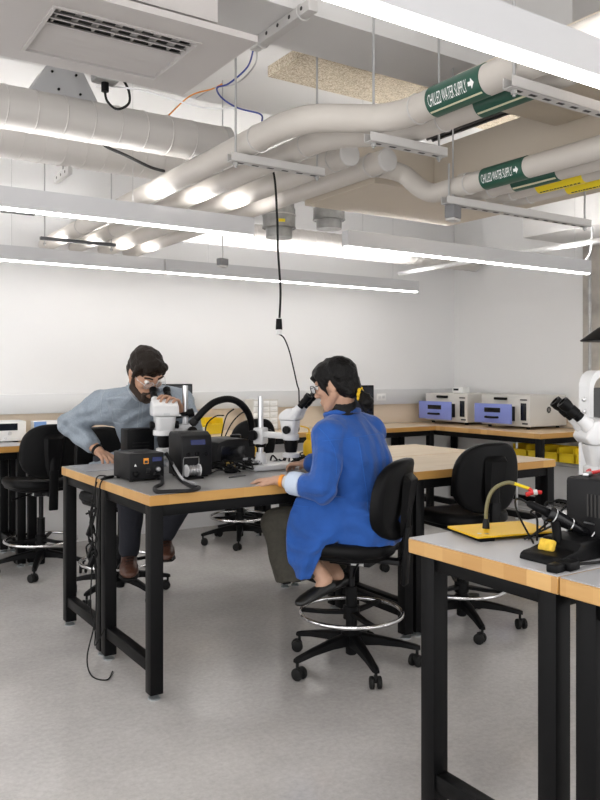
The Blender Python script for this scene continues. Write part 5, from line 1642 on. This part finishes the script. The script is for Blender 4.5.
    for i in range(15):
        a = math.radians(-150 + 300 * i / 14)
        cpts.append(neck - root + V((0, 0, 0.006)) - tf * (0.074 * math.cos(a)) + tl * (0.080 * math.sin(a)) + V((0, 0, 0.014 * math.cos(a))))
    m.tube(cpts, 0.013, 10).build('collar', M['coat'], ct)
    # back seam, shoulder seam, pocket
    bvh = None
    from mathutils.bvhtree import BVHTree
    bvh = BVHTree.FromPolygons([v.co for v in ct.data.vertices], [list(p.vertices) for p in ct.data.polygons])
    def on_coat(u, v):
        o = V((0, 0, CH)) - root
        d_ = (atd(u, v, 1.0) - V((0, 0, CH))).normalized()
        hit = bvh.ray_cast(o, d_)
        return None if hit[0] is None else hit[0] + hit[1] * 0.0006
    for px in ([(322, 441), (332, 440), (345, 439), (358, 437), (370, 435), (384, 433)],
               [(358, 438), (361, 455), (364, 475), (367, 495), (368, 515)],
               [(319, 428), (327, 436), (334, 448), (337, 462), (336, 478)],
               [(289, 505), (300, 506), (312, 507)]):
        pts = []
        for a_, b_ in zip(px[:-1], px[1:]):
            for q_ in range(5):
                hpt = on_coat(a_[0] + (b_[0] - a_[0]) * q_ / 5, a_[1] + (b_[1] - a_[1]) * q_ / 5)
                if hpt is not None: pts.append(hpt)
        if len(pts) > 3:
            MB().tube(pts, 0.0016, 6).build('seam', M['seam'], ct)
    # cuff, bracelets
    d = (WL - EL).normalized()
    MB().lathe(WL - d * 0.110 - root, d, [(0.046, 0), (0.053, 0.004), (0.052, 0.050), (0.046, 0.064), (0.036, 0.066)], 22).build('shirt_cuff', M['cuff'], t, label='pale blue shirt cuff')
    MB().lathe(WL - d * 0.012 - root, d, [(0.026, -0.008), (0.0285, -0.007), (0.0285, 0.007), (0.026, 0.008)], 22).build('wristband', M['orange'], t, label='orange wristband')
    MB().lathe(WL - d * 0.034 - root, d, [(0.027, -0.009), (0.0295, -0.008), (0.0295, 0.008), (0.027, 0.009)], 22).build('bracelet', M['scope_grey'], t, label='grey bracelet')
    # shoes
    for (a, c) in ((heel_l, toe_l), (heel_r, toe_r)):
        m = MB()
        shoe(m, a, c, 0.041, 0.052)
        shift(m, root).build('shoe', M['black_leather'], t, angle=60)
    return t
build_woman()

# ------------------------------------------------------------------ the man
def build_man():
    root = V((1.677, 4.51, 0.0))
    t = thing('person', 'bearded man in a grey-blue shirt leaning into a microscope', 'person', root)
    f = V((0.10, -0.995, 0)); l = V((0.995, 0.10, 0))        # he faces the bench; l = his left
    pelvis = V((1.70, 4.56, 0.735))
    waist = atd(153, 448, 4.66)
    chest = atd(149, 418, 4.50)
    S = atd(143, 397, 4.40)
    neck = atd(145, 393, 4.31)
    SR_, SL_ = atd(103, 405, 4.44), atd(180, 403, 4.40)
    ER_, WR_ = atd(70, 424, 4.52), atd(99, 451.5, 4.35)
    EL_, WL_ = atd(191, 428, 4.22), atd(178, 408, 4.03)
    HR_, HL_ = pelvis - l * 0.09, pelvis + l * 0.09
    KR_, KL_ = atd(131, 500, 4.34), atd(186, 492, 4.42)
    AR_, AL_ = atd(129, 553, 4.36), atd(165, 537, 4.36)
    fw = V((0.12, -0.80, -0.60)); up = V((0.0, -0.55, 0.83))
    head = Head(atd(146, 374, 4.12), fw, up, s=1.04)
    b = MB()
    head.sculpt(b)
    b.cap(head.p(0, -0.03, -0.055), 0.060, neck.lerp(S, 0.4), 0.068)
    torso(b, [(pelvis - V((0, 0, 0.07)), 0.16, 0.12, l, f), (pelvis + V((0, 0, 0.06)), 0.165, 0.12, l, f), (waist, 0.155, 0.11, l, f), (chest, 0.175, 0.11, l, f), (S, 0.155, 0.08, l, f), (neck.lerp(S, 0.3), 0.075, 0.07, l, f)])
    for (s, e, w_) in ((SR_, ER_, WR_), (SL_, EL_, WL_)):
        b.cap(s, 0.045, e, 0.040); b.cap(e, 0.040, w_, 0.029)
    for (h_, k, a) in ((HR_, KR_, AR_), (HL_, KL_, AL_)):
        b.cap(h_, 0.085, k, 0.06); b.cap(k, 0.058, a, 0.038)
    hand(b, WR_ + V((0.006, -0.01, -0.004)), atd(110, 459.5, 4.25) - WR_, V((0, 0, 1)), -1, 1.0, (0.35, 0.5, 0.4))
    hand(b, WL_, atd(168, 392, 3.93) - WL_, V((0.55, 0.2, 0.8)), 1, 1.0, (0.45, 0.6, 0.5))
    body = shift(b, root).build('body', M['skin_m'], t, voxel=0.0045, smooth_it=2)
    h = Head(head.c - root, fw, up, s=1.04)
    h.eyes(t)
    h.spectacles(t, 'steel')
    m = MB()
    h.ball(m, (0, -0.020, 0.050), (0.086, 0.102, 0.086))
    h.ball(m, (0, -0.060, 0.0), (0.078, 0.060, 0.080))
    h.ball(m, (0.01, 0.042, 0.092), (0.066, 0.052, 0.040))
    h.ball(m, (-0.02, 0.068, 0.080), (0.040, 0.028, 0.026))
    h.ball(m, (0.035, 0.062, 0.078), (0.030, 0.026, 0.028))
    h.ball(m, (0.02, -0.01, 0.115), (0.060, 0.070, 0.036))
    for k in (-1, 1):
        h.cap(m, (k * 0.070, 0.030, 0.055), 0.024, (k * 0.077, 0.016, 0.0), 0.010)
    m.build('hair', M['hair_brown'], t, voxel=0.005, smooth_it=2, post=rumple(0.007, 32, 5))
    m = MB()
    for k in (-1, 1):
        h.cap(m, (k * 0.072, 0.012, -0.020), 0.010, (k * 0.060, 0.015, -0.065), 0.020)
        h.cap(m, (k * 0.060, 0.015, -0.065), 0.022, (k * 0.024, 0.066, -0.100), 0.024)
        h.cap(m, (k * 0.006, 0.094, -0.050), 0.007, (k * 0.032, 0.082, -0.064), 0.008)
        h.cap(m, (k * 0.032, 0.080, -0.064), 0.010, (k * 0.026, 0.075, -0.092), 0.016)
    h.ball(m, (0, 0.072, -0.106), (0.034, 0.026, 0.022))
    m.build('beard', M['beard'], t, voxel=0.004, smooth_it=2, post=rumple(0.003, 60, 2))
    for k in (-1, 1):
        MB().tube([h.p(k * 0.014, 0.092, 0.034), h.p(k * 0.032, 0.088, 0.040), h.p(k * 0.052, 0.074, 0.034)], 0.0042, 7).build('eyebrow', M['hair_brown'], t)
    # shirt
    m = MB()
    torso(m, [(pelvis - V((0, 0, 0.04)), 0.180, 0.140, l, f), (pelvis + V((0, 0, 0.06)), 0.190, 0.145, l, f), (waist, 0.185, 0.145, l, f), (chest, 0.215, 0.150, l, f), (S + V((0, 0, -0.005)), 0.205, 0.120, l, f), (S * 0.5 + neck * 0.5, 0.135, 0.098, l, f), (neck + V((0, 0.0, 0.01)), 0.076, 0.074, l, f)])
    m.cap(SR_, 0.080, neck.lerp(S, 0.35), 0.072); m.cap(SL_, 0.080, neck.lerp(S, 0.35), 0.072)
    m.cap(SR_, 0.084, ER_, 0.070); m.cap(ER_, 0.072, ER_.lerp(WR_, 0.74), 0.052)
    m.cap(SR_.lerp(chest, 0.35), 0.10, SR_.lerp(ER_, 0.3), 0.085)
    m.cap(SL_, 0.082, EL_, 0.066); m.cap(EL_, 0.066, EL_.lerp(WL_, 0.75), 0.048)
    m.cap(SL_.lerp(chest, 0.35), 0.10, SL_.lerp(EL_, 0.3), 0.080)
    def folds(co):
        n1 = noise.noise(co * 5 + V((2, 6, 1)))
        k1 = math.sin(co.x * 60 + co.z * 44 + 5 * n1)
        k2 = math.sin(co.z * 70 - co.x * 30 + co.y * 20 + 4 * noise.noise(co * 6))
        w1 = max(0.0, noise.noise(co * 4.5 + V((5, 5, 2))) + 0.3)
        return co + noise.noise_vector(co * 10 + V((4, 8, 0))) * 0.012 - FWD * (0.015 * w1 * k1 + 0.006 * k2)
    sh = shift(m, root).build('shirt', M['shirt'], t, voxel=0.0055, smooth_it=2, post=folds)
    cpts = []
    nb = neck - root
    for i in range(17):
        a = math.radians(-158 + 316 * i / 16)
        cpts.append(nb + V((0, 0, 0.040)) - f * (0.080 * math.cos(a) - 0.012) + l * (0.084 * math.sin(a)) + V((0, 0, 0.026 * math.cos(a))))
    MB().tube(cpts, 0.014, 10).build('collar', M['shirt'], sh)
    for k in range(4):
        c = (neck.lerp(waist, 0.22 + 0.17 * k) - root) + f * (0.150 - 0.006 * k)
        MB().ball(c, 0.006).build('button', M['raceway'], sh)
    from mathutils.bvhtree import BVHTree
    bvh = BVHTree.FromPolygons([v.co for v in sh.data.vertices], [list(p.vertices) for p in sh.data.polygons])
    for px, rad in (([(140, 398), (139, 410), (137.5, 424), (137, 440)], 0.0018), ([(143.5, 400), (142.5, 412), (141, 426)], 0.0014),
                    ([(127, 386), (130, 393), (135, 399), (140, 402)], 0.0055), ([(128, 384), (131, 391), (136, 397), (140, 400)], 0.0045),
                    ([(113, 409), (121, 409), (129, 410)], 0.0016), ([(112, 411), (113, 422), (121, 424), (128, 422), (129, 411)], 0.0013),
                    ([(107, 387), (102, 396), (100, 408), (102, 419)], 0.0016), ([(94, 446), (99, 443), (104, 440)], 0.0018)):
        pts = []
        for a_, b_ in zip(px[:-1], px[1:]):
            for q_ in range(5):
                o_ = V((0, 0, CH)) - root
                d_ = (atd(a_[0] + (b_[0] - a_[0]) * q_ / 5, a_[1] + (b_[1] - a_[1]) * q_ / 5, 1.0) - V((0, 0, CH))).normalized()
                hit = bvh.ray_cast(o_, d_)
                if hit[0] is not None and (not pts or (pts[-1] - hit[0]).length < 0.08): pts.append(hit[0] + hit[1] * 0.0006)
        if len(pts) > 3:
            MB().tube(pts, rad, 6).build('seam' if rad < 0.004 else 'collar_edge', M['shirt_seam'], sh)
    dd = (WR_ - ER_).normalized()
    MB().lathe(WR_ - dd * 0.016 - root, dd, [(0.031, -0.009), (0.034, -0.008), (0.034, 0.008), (0.031, 0.009)], 22).build('wristwatch', M['black'], t, label='black wristwatch')
    # trousers and shoes
    m = MB()
    torso(m, [(pelvis - V((0, 0, 0.10)), 0.165, 0.13, l, f), (pelvis + V((0, 0, 0.02)), 0.175, 0.135, l, f), (pelvis + V((0, 0, 0.10)), 0.165, 0.125, l, f)])
    for (h_, k, a) in ((HR_, KR_, AR_), (HL_, KL_, AL_)):
        m.cap(h_, 0.098, k, 0.078); m.cap(k, 0.076, a + V((0, 0, 0.02)), 0.058)
    shift(m, root).build('trousers', M['navy'], t, voxel=0.0075, smooth_it=3, post=rumple(0.007, 13, 7))
    for (hl_, to) in ((atd(129, 566, 4.42), atd(129, 572, 4.14)), (atd(164, 549, 4.44), atd(166, 551, 4.16))):
        m = MB()
        to.z = hl_.z
        shoe(m, hl_, to, 0.052, 0.078)
        so = shift(m, root).build('shoe', M['brown_leather'], t, angle=60)
        m = MB()
        shoe(m, hl_ - V((0, 0, 0.012)), to - V((0, 0, 0.012)), 0.055, 0.022)
        shift(m, root).build('sole', M['rubber'], so, angle=60)
        for k in range(3):
            c = hl_.lerp(to, 0.50 + 0.09 * k) - root + V((0, 0, 0.078 - 0.010 * k))
            MB().box(c, (0.042, 0.006, 0.005), None, 0.002).build('lace', M['black_leather'], so)
    return t
build_man()
